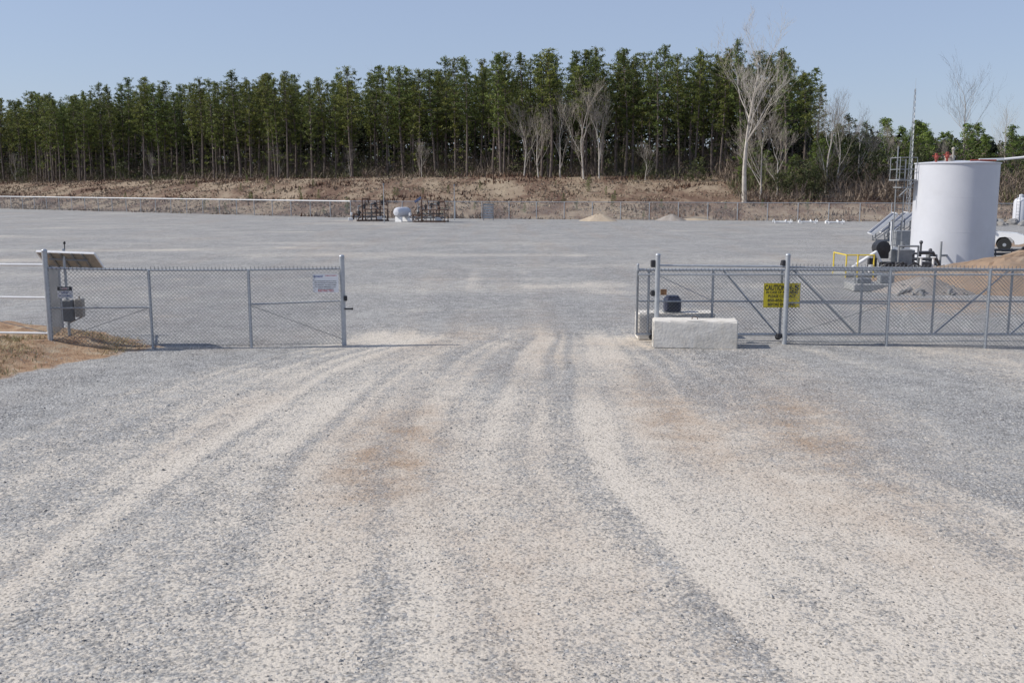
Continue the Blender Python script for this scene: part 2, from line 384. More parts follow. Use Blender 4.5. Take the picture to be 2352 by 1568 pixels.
# ---------------------------------------------------------------- vegetation generators
def tri_cloud(centers,rad,n,size,flat=1.0,up=0.0,width=.45):
    K=len(centers); C=np.repeat(centers,n,axis=0); Rr=np.repeat(rad,n)
    d=rng.normal(size=(K*n,3)); d/=np.linalg.norm(d,axis=1,keepdims=True)
    p=C+d*(Rr*rng.random(K*n)**.45)[:,None]*np.array([1,1,flat])
    a=rng.normal(size=(K*n,3)); a/=np.linalg.norm(a,axis=1,keepdims=True)
    b=rng.normal(size=(K*n,3)); b/=np.linalg.norm(b,axis=1,keepdims=True)
    if up: a[:,2]+=up; 
    sz=(size*(.6+.8*rng.random(K*n)))[:,None]
    V=np.stack([p-a*sz*.5,p+a*sz*.5+b*sz*.15,p+b*sz*width],1)
    return V.reshape(-1,3),d,p
def pine_template(seed,H=17,cstart=.5,width=2.6,nb=46,tuft=15,tsize=.34,low=False):
    rr=random.Random(seed); mb=MB()
    bend=(rr.uniform(-.7,.7),rr.uniform(-.5,.5))
    def ax(h): t=h/H; return Vector((bend[0]*t*t+.15*math.sin(t*5+seed),bend[1]*t*t+.1*math.sin(t*4),h))
    hs=[-.4]+[H*k/9 for k in range(1,10)]
    for a,b in zip(hs[:-1],hs[1:]):
        r=lambda h:max(.025,.18*(1-h/H)**.75)*(H/17)
        mb.tube(ax(a),ax(b),r(max(a,0)),r(b),7,False)
    if not low:
        for k in range(16):
            h=H*rr.uniform(.15,cstart+.05); a=rr.uniform(0,6.28); l=rr.uniform(.4,1.6)
            mb.tube(ax(h),ax(h)+Vector((math.cos(a)*l,math.sin(a)*l,rr.uniform(-.3,.25))),.022,.008,3,False)
    cs=[];rs=[]
    lop=rr.uniform(0,6.28); pk=rr.uniform(.35,.65)
    for k in range(nb):
        t=(k+rr.random())/nb
        if not low: t=t**.9
        h=H*(cstart+((.975 if not low else .985)-cstart)*t)
        if low: prof=(1.03-t)**.8
        else: prof=((1.03-t)**pk)*(.42+.58*min(1,t*2.2))*1.08
        a=k*2.4+rr.uniform(-.6,.6)
        l=width*prof*rr.choice([rr.uniform(.3,.7),rr.uniform(.7,1.2)])*(1+.25*math.cos(a-lop+t*3))+.15
        if not low and t<.35 and rr.random()<.35: l*=.3
        ris=rr.uniform(-.2,.4)+(.4 if low else .2)*t
        p0=ax(h)
        p1=p0+Vector((math.cos(a)*l*.55,math.sin(a)*l*.55,ris*l*.4)); p2=p0+Vector((math.cos(a)*l,math.sin(a)*l,ris*l+rr.uniform(0,.3)))
        mb.tube(p0,p1,.035,.02,3,False); mb.tube(p1,p2,.02,.008,3,False)
        m=max(2,int(l*2.4))
        for q in range(m):
            f=.30+.70*(q+rr.random())/m
            p=p0.lerp(p2,f)+Vector((rr.uniform(-.3,.3),rr.uniform(-.3,.3),rr.uniform(-.1,.25)))
            cs.append(tuple(p)); rs.append(rr.uniform(.18,.44)*(1 if not low else .8))
    if not low:   # a few foliage sprigs down the stem
        for q in range(rr.randrange(3,9)):
            h=H*rr.uniform(.15,cstart); a=rr.uniform(0,6.28); l=rr.uniform(.3,1.1)
            cs.append(tuple(ax(h)+Vector((math.cos(a)*l,math.sin(a)*l,0)))); rs.append(.35)
    for q in range(6): cs.append(tuple(ax(H*(.92+.013*q)))); rs.append(.27)
    cs=np.array(cs);rs=np.array(rs)
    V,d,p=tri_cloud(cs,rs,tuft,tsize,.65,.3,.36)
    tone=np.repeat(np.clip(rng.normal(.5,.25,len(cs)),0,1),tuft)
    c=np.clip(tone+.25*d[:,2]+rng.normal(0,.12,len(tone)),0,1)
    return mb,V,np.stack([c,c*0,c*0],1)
def bare_template(seed,H=12,spread=.5,r0=.2,first=.35,depth=5,kids=3,tf=.5,lean=.10,big=0):
    rr=random.Random(seed); tr=MB(); tw=MB(); zm=[0]
    def grow(p,d,L,r,lev):
        segs=(7 if tf>.55 else 4) if lev==0 else (4 if big else 3)
        mb=tr if lev<=1 else tw
        q=p; rad=r
        pts=[]
        for s in range(segs):
            d=(d+Vector((rr.uniform(-1,1),rr.uniform(-1,1),rr.uniform(-.6,1)))*(lean if lev==0 else .24)).normalized()
            nq=q+d*(L/segs); nr=rad*(.84 if lev==0 else .80)
            mb.tube(q,nq,rad,nr,7 if lev==0 else (5 if lev==1 else 3),False)
            pts.append((q,nq,nr,d)); q=nq; rad=nr; zm[0]=max(zm[0],nq.z)
        if lev>=depth: return
        nk=kids+((7 if tf>.55 else 3) if lev==0 else (1 if lev<3 else 0))
        for k in range(nk):
            f=rr.uniform(first,1) if lev==0 else rr.uniform(.2,1)
            if k==0: f=1
            si=min(segs-1,int(f*segs)); a,b,rk,dd=pts[si]; bp=a.lerp(b,f*segs-si if si<segs-1 else min(1,f*segs-si))
            o=Vector((rr.uniform(-1,1),rr.uniform(-1,1),rr.uniform(-.3,.5))).normalized()
            nd=(dd+o*spread*(.4 if k==0 else 1.3)+Vector((0,0,.25))).normalized()
            sc=rr.uniform(.5,.72)
            if lev==0 and tf>.55: sc=(.28 if k==0 else rr.uniform(.24,.42)*(1.4-f*.6))
            grow(bp,nd,L*sc,max(.012 if big else .008,rk*(.85 if k==0 else (.64 if big else .55))),lev+1)
    grow(Vector((0,0,-.3)),Vector((0,0,1)),H*tf,r0,0)
    k=H/zm[0]
    for m_ in (tr,tw): m_.v=[(x*(k+1)/2,y*(k+1)/2,z*k) for x,y,z in m_.v]
    return tr,tw
def make_tree_objs(name,parts,label,cat,group,insts):
    for k,(x,y,sc,ro,lb) in enumerate(insts):
        e=bpy.data.objects.new(name,None); COL.objects.link(e)
        z=float(tz(x,y))
        e.location=(x,y,z-.05); e.rotation_euler=(0,0,ro); e.scale=sc
        tag(e,lb or label,cat,group)
        for pn,me in parts:
            o=bpy.data.objects.new(pn,me); COL.objects.link(o); o.parent=e

pines=[]
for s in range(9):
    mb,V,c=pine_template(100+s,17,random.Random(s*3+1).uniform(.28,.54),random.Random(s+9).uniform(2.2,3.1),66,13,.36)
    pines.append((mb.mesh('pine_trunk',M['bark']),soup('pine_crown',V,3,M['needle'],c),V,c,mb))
def line_pt(t):
    P=[(38,123),(21,130),(0,141),(-112,206),(-170,243)]
    for a,b in zip(P[:-1],P[1:]):
        l=math.dist(a,b)
        if t<=l or b==P[-1]:
            f=t/l; return (a[0]+(b[0]-a[0])*f,a[1]+(b[1]-a[1])*f),((b[0]-a[0])/l,(b[1]-a[1])/l)
        t-=l
rt=random.Random(5)
inst=[[] for _ in pines]
cnt=0
EDGE=.302
rows=[(0,3.0),(3.2,3.0),(7,3.2),(11.5,3.5),(16,4.2)]
for off,sp in rows:
    t=rt.uniform(0,2)-8
    while t<178:
        (x,y),(dx,dy)=line_pt(max(t,0))
        if t<0: x+=dx*t; y+=dy*t
        nxv,nyv=-dy,dx
        if nyv<0: nxv,nyv=-nxv,-nyv
        o=off+rt.uniform(-1.6,1.6)+2.0*math.sin(t*.13)
        px,py=x+nxv*o+rt.uniform(-.9,.9),y+nyv*o
        s=rt.choice([rt.uniform(.78,.92),rt.uniform(.90,.99),rt.uniform(.95,1.05)])*(1+.035*math.sin(t*.21+1))
        ed=EDGE-px/py
        if ed<.025: s*=.82
        elif ed<.07: s*=.93
        w=s*rt.uniform(.9,1.25)
        if px>-128 and ed>0 and cnt<290:
            inst[rt.randrange(len(pines))].append((px,py,(w,w,s),rt.uniform(0,6.28),None)); cnt+=1
        t+=sp*rt.uniform(.5,1.5)
for (tm,cm,_,_,_),il in zip(pines,inst):
    make_tree_objs('pine_tree',[('trunk',tm),('crown',cm)],'tall pine with bare lower trunk and dark green crown','tree','pines of the wood behind the yard',il)
# deeper wood: one mass
Vs=[];Cs=[];TM=MB()
def add_mass(px,py,s,k,sub):
    tm,cm,V,c,mb=pines[k]
    T=V.reshape(-1,3,3); sel=rng.random(len(T))<sub
    T=T[sel]*np.array([1.15*s,1.15*s,s]); cen=T.mean(axis=1,keepdims=True); T=cen+(T-cen)*1.4
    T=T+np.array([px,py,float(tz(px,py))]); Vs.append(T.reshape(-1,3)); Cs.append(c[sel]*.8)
    z=float(tz(px,py)); TM.tube((px,py,z-.3),(px,py,z+15*s),.17,.06,5,False)
for off in (21,26,32,40):
    t=-14
    while t<225:
        (x,y),(dx,dy)=line_pt(max(t,0)) 
        if t<0: x+=dx*t; y+=dy*t
        nxv,nyv=-dy,dx
        if nyv<0: nxv,nyv=-nxv,-nyv
        px,py=x+nxv*off+rt.uniform(-1.5,1.5),y+nyv*off+rt.uniform(-1.5,1.5)
        if px/py<EDGE-.01: add_mass(px,py,rt.uniform(.84,.98),rt.randrange(len(pines)),.42)
        t+=4.0*rt.uniform(.7,1.3)
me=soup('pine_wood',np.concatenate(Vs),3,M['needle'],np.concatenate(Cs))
o=bpy.data.objects.new('pine_wood',me); COL.objects.link(o); o['kind']='stuff'; tag(o,'dense dark green pine wood seen as one mass','wood')
o2=bpy.data.objects.new('wood_trunks',TM.mesh('wood_trunks',M['bark'])); COL.objects.link(o2); o2.parent=o; o2['kind']='stuff'
def deepfill():
    K=9000; t=rng.uniform(-25,235,K); P=[]
    for a in t:
        (x,y),(dx,dy)=line_pt(max(a,0))
        if a<0: x+=dx*a; y+=dy*a
        P.append((x,y))
    P=np.array(P); of=rng.uniform(15,50,K)
    X=P[:,0]+.5*of; Y=P[:,1]+.86*of; k=X/Y<EDGE-.01; X=X[k];Y=Y[k];hh=np.full(len(X),11.)
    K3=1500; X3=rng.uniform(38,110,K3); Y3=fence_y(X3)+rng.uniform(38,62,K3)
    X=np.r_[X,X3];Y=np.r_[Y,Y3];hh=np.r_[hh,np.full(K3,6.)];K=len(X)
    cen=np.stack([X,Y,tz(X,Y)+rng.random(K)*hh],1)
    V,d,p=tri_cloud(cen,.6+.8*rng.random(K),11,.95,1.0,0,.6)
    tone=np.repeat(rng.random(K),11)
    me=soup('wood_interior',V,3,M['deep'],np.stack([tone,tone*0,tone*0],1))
    o=bpy.data.objects.new('wood_interior',me); COL.objects.link(o); o['kind']='stuff'; tag(o,'foliage colored dark to imitate shade deep inside the pine wood','wood')
deepfill()

# bare trees
bt=[bare_template(19,20,.68,.36,.42,5,3,.80,.07,1),bare_template(23,12,.5,.15,.2,5,3),bare_template(37,11,.55,.13,.25,5,3),bare_template(48,12,.38,.14,.15,5,3),bare_template(5,18,.42,.17,.4,4,3,.85,.05)]
btm=[(a.mesh('bare_trunk',M['palebark']),b.mesh('bare_twigs',M['palebark'] if i in(0,) else M['twig'])) for i,(a,b) in enumerate(bt)]
bl=[('pale leafless tree with thick forked limbs above the pines',0,26.6,115,1.10,1.6),
 (None,1,28.6,116,1.02,0),(None,2,1.6,137,1.0,1),(None,1,3.6,136,.92,2),(None,3,6.4,135,1.0,3),(None,2,9.4,132,1.25,4),(None,3,11.4,131.5,.95,5),
 (None,3,36.4,117,1.0,1.2),(None,2,38.2,119,1.0,.4),(None,1,41.5,121,.85,3.1),(None,2,45.5,122,.7,2),
 ('thin leafless tree standing above young pines',4,58.6,131,1.02,0.7),(None,4,65.5,134,.72,2),(None,4,-19.5,162,1.02,2),(None,2,30.8,117,.95,1.9),(None,2,-37,160,.5,1),(None,2,-62,174,.5,3),
 (None,3,-95,193,.5,1),(None,2,-24,150,.45,3.3),(None,3,-13,145,.45,.3),(None,2,17,129,.5,.3),(None,2,62,126,.5,.9),(None,3,52,122,.5,.2)]
for lb,k,x,y,s,ro in bl:
    make_tree_objs('leafless_tree',[('trunk',btm[k][0]),('branches',btm[k][1])],'leafless pale gray tree at the edge of the wood','tree','leafless trees at the wood edge',[(x,y,(s*.95,s*.95,s),ro,lb)])
# young pines
yp=[]
for s in range(3):
    mb,V,c=pine_template(300+s,8,.08,2.1,56,12,.30,True)
    yp.append((mb.mesh('young_pine_trunk',M['bark']),soup('young_pine_crown',V,3,M['young'],c)))
for k in range(90):
    x=rt.uniform(39,98); y=rt.uniform(122,148) 
    s=rt.uniform(.68,.98)*(1.0+ (y-124)*.006)
    if k>=80: x=rt.uniform(27,42); y=rt.uniform(119,125); s*=.7
    tm,cm=yp[k%3]
    make_tree_objs('young_pine',[('trunk',tm),('crown',cm)],'bright green young pine branching from the ground','tree','young pines beside the wood',[(x,y,(s*1.3,s*1.3,s),rt.uniform(0,6),None)])
for k in range(60):
    x=rt.uniform(-60,36); y=float(fence_y(x))+rt.uniform(3,26); s=rt.uniform(.08,.18)
    tm,cm=yp[k%3]
    make_tree_objs('pine_sapling',[('trunk',tm),('crown',cm)],'small green pine sapling on the dry bank','sapling','saplings on the dry bank',[(x,y,(s*1.3,s*1.3,s),rt.uniform(0,6),None)])
def shrub_mesh(seed):
    r2=random.Random(seed); cs=[];rs=[]
    for k in range(60):
        a=r2.uniform(0,6.28); h=r2.uniform(.2,3.6); w=1.5*(1-(h/4.2)**2)**.5*r2.uniform(.4,1)
        cs.append((math.cos(a)*w,math.sin(a)*w,h)); rs.append(r2.uniform(.25,.5))
    V,d,p=tri_cloud(np.array(cs),np.array(rs),22,.26,.9)
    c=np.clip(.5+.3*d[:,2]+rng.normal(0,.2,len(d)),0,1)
    st=MB(); 
    for k in range(7):
        a=r2.uniform(0,6.28); st.tube((0,0,-.2),(math.cos(a)*.8,math.sin(a)*.8,r2.uniform(1.5,3.2)),.05,.015,4,False)
    return st.mesh('shrub_stems',M['bark']),soup('shrub_leaves',V,3,M['shrub'],np.stack([c,c*0,c*0],1))
sm=[shrub_mesh(1),shrub_mesh(2)]
for k,(x,y,s) in enumerate([(32.6,114,1.3),(34.2,114.5,.9),(30.9,116,.8),(43,119,1.2),(46,118,1.0),(49,121,1.3),(36.5,117,.8),(23.3,127,.8),(-68,176,.9),(56,121,1.1),(-92,189,.8),(61,119,1.2),(-80,183,.6),(66,121,1.2),(17.5,130,.7),(40,121,1.5),(52,117,1.0)]):
    make_tree_objs('evergreen_shrub',[('stems',sm[k%2][0]),('leaves',sm[k%2][1])],'dark evergreen shrub at the wood edge','shrub','evergreen shrubs at the wood edge',[(x,y,(s,s,s),k*1.3,None)])

def brush():
    N=42000
    t=rng.random(N)*205-2
    pts=np.array([line_pt(max(a,0))[0] for a in t]); nd=np.array([.5,.86])
    off=rng.random(N)**1.1*26-1
    x=pts[:,0]+nd[0]*off+rng.normal(0,1,N); y=pts[:,1]+nd[1]*off
    clump=vnoise(x*.28,y*.28,91)
    h=(.3+2.6*clump**1.8*rng.random(N)+ .6*rng.random(N))*np.where(off>4,2.0,.8)
    n2=34000
    x2=rng.uniform(26,98,n2); y2=fence_y(x2)+rng.uniform(11,42,n2)
    k2=vnoise(x2*.3,y2*.3,92); h2=.6+4.4*k2**1.4*rng.random(n2)
    x=np.r_[x,x2];y=np.r_[y,y2];h=np.r_[h,h2];N=len(x)
    z=tz(x,y); a=rng.random(N)*6.28; ln=rng.normal(0,.38,(N,2))*h[:,None]
    w=.035+.03*rng.random(N)
    z0=z+h*rng.random(N)*.55
    A=np.stack([x-np.cos(a)*w,y-np.sin(a)*w,z0],1); B=np.stack([x+np.cos(a)*w,y+np.sin(a)*w,z0],1)
    C=np.stack([x+ln[:,0],y+ln[:,1],z+h],1)
    V=np.stack([A,B,C],1).reshape(-1,3)
    g=(vnoise(x*.2,y*.2,93)>.63)*rng.random(N)*.9
    c=np.clip(rng.normal(.5,.25,N),0,1)
    me=soup('undergrowth',V,3,M['brush'],np.stack([c,g,g*0],1))
    o=bpy.data.objects.new('undergrowth',me); COL.objects.link(o); o['kind']='stuff'; tag(o,'tangled brown leafless undergrowth below the trees','undergrowth')
    K=4600; tt=rng.random(K)*205; P=np.array([line_pt(a)[0] for a in tt]); of=rng.random(K)*24-1
    X=P[:,0]+.5*of+rng.normal(0,1,K); Y=P[:,1]+.86*of
    hh=np.where(of>4,7.5,2.2)
    K3=1200; X3=rng.uniform(39,98,K3); Y3=fence_y(X3)+rng.uniform(20,45,K3)
    X=np.r_[X,X3];Y=np.r_[Y,Y3];hh=np.r_[hh,np.full(K3,4.5)];K+=K3
    cen=np.stack([X,Y,tz(X,Y)+rng.random(K)**1.4*hh],1)
    V,d,p=tri_cloud(cen,.4+.5*rng.random(K),14,.32,.8)
    tone=np.repeat(rng.random(K),14); gg=np.repeat((rng.random(K)<.55)*.9,14)
    me=soup('woodland_shrubs',V,3,M['brush'],np.stack([tone*.4,gg,gg*0],1))
    o=bpy.data.objects.new('woodland_shrubs',me); COL.objects.link(o); o['kind']='stuff'; tag(o,'low dark shrubs filling the wood floor','undergrowth')
brush()
def bank_grass():
    N=90000
    x=rng.uniform(-150,92,N); d=rng.random(N)*34; y=fence_y(x)+d-.3
    dens=fbm(x*.25,y*.5,71); keep=rng.random(N)<np.clip((dens-.3)*2.6,0.05,1)
    x=x[keep];y=y[keep];N=len(x); m=fbm(x*.10,y*.25,73,5)
    h=.10+.45*rng.random(N)*fbm(x*.15,y*.4,72)*(1+1.2*np.clip((m-.5)*6,0,1))
    z=tz(x,y)-.03; a=rng.random(N)*6.28; w=.06+.1*rng.random(N); ln=rng.normal(0,.15,(N,2))
    V=np.stack([np.stack([x-np.cos(a)*w,y-np.sin(a)*w,z],1),np.stack([x+np.cos(a)*w,y+np.sin(a)*w,z],1),np.stack([x+ln[:,0],y+ln[:,1],z+h],1)],1).reshape(-1,3)
    dk=np.clip((m-.50)*9,0,.95)*rng.random(N)**.3
    c=np.clip(rng.normal(.5,.25,N),0,1)
    me=soup('dry_grass',V,3,M['drygrass'],np.stack([c,dk,dk*0],1))
    o=bpy.data.objects.new('dry_grass',me); COL.objects.link(o); o['kind']='stuff'; tag(o,'dry tan and reddish brown grass on the bank','grass')
    N=22000
    y=rng.uniform(16,26,N); xb=np.interp(y,VY,VX)
    x=xb-.1-rng.random(N)**.8*4.5
    dens=fbm(x*.8,y*.8,75); k=(rng.random(N)<np.clip((dens-.42)*5+(21.5-y)*.14,0,1)); x=x[k];y=y[k];N=len(x)
    h=.04+.11*rng.random(N)**1.5; z=tz(x,y)-.01; a=rng.random(N)*6.28; w=.005+.008*rng.random(N); ln=rng.normal(0,.07,(N,2))
    V=np.stack([np.stack([x-np.cos(a)*w,y-np.sin(a)*w,z],1),np.stack([x+np.cos(a)*w,y+np.sin(a)*w,z],1),np.stack([x+ln[:,0],y+ln[:,1],z+h],1)],1).reshape(-1,3)
    g=np.clip((fbm(x*.9,y*.9,76)-.56)*6,0,.8); c=rng.random(N)
    me=soup('verge_grass',V,3,M['grass'],np.stack([c,g,g*0],1))
    o=bpy.data.objects.new('verge_grass',me); COL.objects.link(o); o['kind']='stuff'; tag(o,'patchy dry straw grass on an orange dirt verge','grass')
bank_grass()

# ---------------------------------------------------------------- fences
def chain(mb,p0,p1,z0a,z0b,H,pitch=.088,r=.0038,barbs=True):
    dx,dy=p1[0]-p0[0],p1[1]-p0[1]; L=math.hypot(dx,dy); dx/=L;dy/=L
    P=lambda a,h:(p0[0]+dx*a,p0[1]+dy*a,z0a+(z0b-z0a)*a/L+h)
    a=-H
    while a<L:
        for sg in (0,1):
            u0,u1=max(a,0),min(a+H,L)
            if u1-u0>.01:
                h0,h1=u0-a,u1-a
                if sg: h0,h1=H-h0,H-h1
                mb.tube(P(u0,h0),P(u1,h1),r,n=3,caps=False)
        if barbs and 0<a<L-.04:
            mb.tube(P(a,H-.01),P(a+.025,H+.045),r*1.3,n=3); mb.tube(P(a+.03,H-.01),P(a+.005,H+.045),r*1.3,n=3)
        a+=pitch
    return L
def post(mb,h,r,cap=True):
    mb.tube((0,0,-.15),(0,0,h),r,n=12)
    if cap: mb.ball((0,0,h),r*1.12,10,6,(1,1,.8))
def add_post(par,x,y,h,r,label=None):
    mb=MB(); post(mb,h,r); return mb.part('post',M['galv'],par,True,(x,y,float(tz(x,y))),label=label)

LF=thing('chain_link_fence','galvanized chain link fence with tall end posts beside opening','fence')
PL=[(-10.6,22.6),(-8.41,23.0),(-6.1,23.0),(-3.99,23.35)]
add_post(LF,*PL[0],2.03,.06,'thick end post with domed cap'); add_post(LF,*PL[1],1.80,.036); add_post(LF,*PL[2],1.80,.036); add_post(LF,*PL[3],2.1,.06,'thick end post with domed cap')
mb=MB(); Z=[float(tz(*p)) for p in PL]
for (a,b,za,zb) in zip(PL[:-1],PL[1:],Z[:-1],Z[1:]): mb.tube((a[0],a[1],za*.3+1.82),(b[0],b[1],zb*.3+1.82),.022,n=8)
mb.part('top_rail',M['galv'],LF,True)
mb=MB(); mb.tube((PL[0][0],PL[0][1],.98),(PL[1][0],PL[1][1],.95),.02,n=8); mb.part('brace_rail',M['galv'],LF,True)
mb=MB(); mb.tube((PL[2][0],PL[2][1],1.02),(PL[3][0],PL[3][1],1.06),.02,n=8); mb.part('brace_rail',M['galv'],LF,True)
mb=MB(); mb.tube((PL[2][0],PL[2][1],1.0),(PL[3][0],PL[3][1]-.03,.15),.006,n=5); mb.part('brace_wire',M['wire'],LF)
mb=MB(); mb.tube((PL[0][0],PL[0][1],.2),(PL[1][0],PL[1][1],.95),.006,n=5); mb.part('brace_wire',M['wire'],LF)
mb=MB()
for a,b in zip(PL[:-1],PL[1:]):
    chain(mb,(a[0],a[1]-.03),(b[0],b[1]-.03),.06,.04,1.80)
    mb.tube((a[0],a[1]-.03,.08),(b[0],b[1]-.03,.06),.004,n=4)
mb.part('wire_mesh',M['wire'],LF)
mb=MB(); 
for z in (.25,.7,1.2,1.7):
    mb.lathe([(.065,z-.015),(.067,z-.015),(.067,z+.015),(.065,z+.015)],12,(PL[3][0],PL[3][1],0),cap=False); mb.lathe([(.065,z-.015),(.067,z-.015),(.067,z+.015),(.065,z+.015)],12,(PL[0][0],PL[0][1],float(tz(*PL[0]))),cap=False)
mb.part('tension_band',M['galv'],LF)
mb=MB(); mb.box((-3.91,23.28,1.13),(.07,.09,.12),bev=.015); mb.box((-3.86,23.30,.88),(.16,.05,.035)); mb.ball((-3.77,23.3,.88),.03,8,5); mb.part('gate_latch',M['black'],LF)
RF=thing('chain_link_fence','short chain link run going back from the end post','fence')
E2=(-11.35,24.9); add_post(RF,*E2,1.85,.034)
mb=MB(); mb.tube((-10.62,22.66,1.83),(E2[0],E2[1],1.83),.022,n=8); mb.part('top_rail',M['galv'],RF,True)
mb=MB(); chain(mb,(-10.66,22.66),E2,.1,.15,1.72); mb.part('wire_mesh',M['wire'],RF)
WF=thing('pipe_rail_fence','white three rail pipe fence joining the end post','fence')
for h in (1.97,1.22,.40):
    mb=MB(); mb.tube((-10.66,22.62,h),(-17.5,23.2,h),.027,n=8); mb.part('rail',M['whitepipe'],WF,True)
for x,y in ((-14.2,22.93),(-17.5,23.2)): add_post(WF,x,y,2.0,.04)
mb=MB(); mb.tube((-14.2,22.93,1.2),(-10.7,22.62,.42),.008,n=5); mb.part('brace_wire',M['wire'],WF)

SG=thing('sliding_gate','open galvanized cantilever sliding gate with chain link infill','gate',(3.03,23.95,0))
mb=MB(); W=12.2; zb,zt=.17,1.74
mb.tube((0,0,zb),(W,0,zb),.036,n=8); mb.tube((0,0,zt),(W,0,zt),.03,n=8); mb.tube((0,0,.98),(W,0,.98),.02,n=8)
mb.tube((0,-.05,zt-.11),(W,-.05,zt-.11),.022,n=8)
for x in (0,.27,1.82,3.48,5.42,7.17,9.03,10.9,W): mb.tube((x,0,zb),(x,0,zt),.03,n=8)
for x in (0,): mb.tube((x,0,zb),(x,0,1.86),.03,n=8); mb.ball((x,0,1.86),.035,8,5)
mb.part('frame',M['galv'],SG,True)
for a,b in (((2.05,zt),(3.42,zb)),((3.75,zt),(5.35,zb)),((7.22,zb),(8.95,zt)),((9.1,zb),(10.8,zt)),((.3,1.70),(1.8,1.0))):
    mb=MB(); mb.tube((a[0],.01,a[1]),(b[0],.01,b[1]),.022 if a[0]>1 else .008,n=8); mb.part('diagonal_brace',M['galv'],SG,True)
mb=MB(); chain(mb,(0,-.03),(W,-.03),zb,zb,zt-zb); mb.part('wire_mesh',M['wire'],SG)
for x,r_ in ((3.42,.08),(.35,.07)):
    mb=MB(); mb.lathe([(.02,-.03),(r_-.01,-.03),(r_,0),(r_-.01,.03),(.02,.03)],14,(x,-.1,.13),'Y'); mb.part('guide_wheel',M['black'],SG)
def gate_post(x,y,lab,boxes):
    e=thing('gate_post',lab,'gate post',(x,y,0),group='posts carrying the sliding gate')
    mb=MB(); post(mb,2.12,.058); mb.part('pipe',M['galv'],e,True)
    for dx,z,w,h in boxes:
        mb=MB(); mb.box((dx,.05,z),(w,.14,h),bev=.02); mb.lathe([(.02,-.04),(.05,-.04),(.05,.04),(.02,.04)],10,(dx,.16,z-.02),'Y')
        mb.part('roller_bracket',M['black'],e)
gate_post(3.45,23.55,'tall galvanized gate post with black rollers behind concrete block',[(-.10,1.92,.12,.17),(-.10,1.22,.09,.14),(-.09,.30,.08,.10)])
gate_post(6.51,23.5,'tall galvanized gate post with black roller near caution sign',[(-.08,1.92,.12,.18),(-.12,.2,.12,.12)])
RG=thing('chain_link_fence','chain link fence continuing from the gate post','fence')
PR=[(6.51,23.5),(8.87,23.3),(11.03,22.92),(13.4,22.7),(15.8,22.5)]
for p in PR[1:]: add_post(RG,*p,1.82,.036)
mb=MB(); 
for a,b in zip(PR[:-1],PR[1:]): mb.tube((a[0],a[1],1.84),(b[0],b[1],1.84),.024,n=8)
mb.tube((3.5,23.53,1.88),(6.5,23.5,1.86),.024,n=8)
mb.part('top_rail',M['galv'],RG,True)
mb=MB()
for a,b in zip(PR[:-1],PR[1:]):
    chain(mb,(a[0],a[1]-.03),(b[0],b[1]-.03),.04,.04,1.84); mb.tube((a[0],a[1]-.03,.06),(b[0],b[1]-.03,.05),.004,n=4)
mb.part('wire_mesh',M['wire'],RG)
mb=MB(); mb.tube((PR[0][0],PR[0][1],1.0),(PR[1][0],PR[1][1],1.0),.018,n=8); mb.part('brace_rail',M['galv'],RG,True)
mb=MB(); mb.tube((PR[0][0],PR[0][1],.2),(PR[1][0],PR[1][1],1.0),.006,n=5); mb.part('brace_wire',M['wire'],RG)

def far_fence(pts,lab,railmat,sp=3.0,h=1.83,wr=.006,rail_r=.035):
    e=thing('chain_link_fence',lab,'fence')
    rail=MB(); ch=MB()
    pm=MB(); post(pm,h,.045); pme=pm.mesh('fence_post',M['galv'])
    for a,b in zip(pts[:-1],pts[1:]):
        L=math.dist(a,b); n=max(1,round(L/sp))
        for k in range(n):
            f0,f1=k/n,(k+1)/n; p=(a[0]+(b[0]-a[0])*f0,a[1]+(b[1]-a[1])*f0); q=(a[0]+(b[0]-a[0])*f1,a[1]+(b[1]-a[1])*f1)
            z0,z1=float(tz(*p)),float(tz(*q))
            o=bpy.data.objects.new('post',pme); COL.objects.link(o); o.parent=e; o.location=(p[0],p[1],z0)
            rail.tube((p[0],p[1],z0+h),(q[0],q[1],z1+h),rail_r,n=6,caps=False)
            chain(ch,p,q,z0+.03,z1+.03,h-.03,.14,wr,False)
    rail.part('top_rail',railmat,e); ch.part('wire_mesh',M['gray'],e)
far_fence([(-130,188),(-78,153),(-18,112)],'long chain link fence with white top rail along the bank',M['whitepipe'],3.2,rail_r=.065)
far_fence([(-18,112),(38,100.5),(66,97)],'chain link fence with gray top rail below the dry bank',M['galv'],3.0)

# ---------------------------------------------------------------- signs
def text_mesh(lines,mat,name,parent,label=None,bold=.02):
    """lines: (string, size, x, z, y, align[, width[, bold]]) lettering facing -Y; width = real width of the line"""
    V=[];F=[]
    for ln in lines:
        s,size,x,z,yo,al=ln[:6]
        cu=bpy.data.curves.new('t','FONT'); cu.body=s; cu.size=size; cu.align_x=al; cu.align_y='CENTER'; cu.offset=size*(ln[7] if len(ln)>7 else bold)
        ob=bpy.data.objects.new('t',cu); COL.objects.link(ob)
        bpy.context.view_layer.update()
        me=bpy.data.meshes.new_from_object(ob.evaluated_get(bpy.context.evaluated_depsgraph_get()))
        xs=[v.co.x for v in me.vertices]; k=1
        if len(ln)>6: k=ln[6]/(max(xs)-min(xs))
        o=len(V); V+=[(v.co.x*k+x,yo,v.co.y+z) for v in me.vertices]; F+=[tuple(i+o for i in p.vertices) for p in me.polygons]
        bpy.data.objects.remove(ob); bpy.data.meshes.remove(me); bpy.data.curves.remove(cu)
    me=bpy.data.meshes.new(name); me.from_pydata(V,[],F); me.materials.append(mat)
    ob=bpy.data.objects.new(name,me); COL.objects.link(ob); ob.parent=parent
    if label: ob['label']=label
    return ob
CS=thing('caution_sign','yellow caution sign with black lettering wired to the gate','sign',(6.49,23.82,.86))
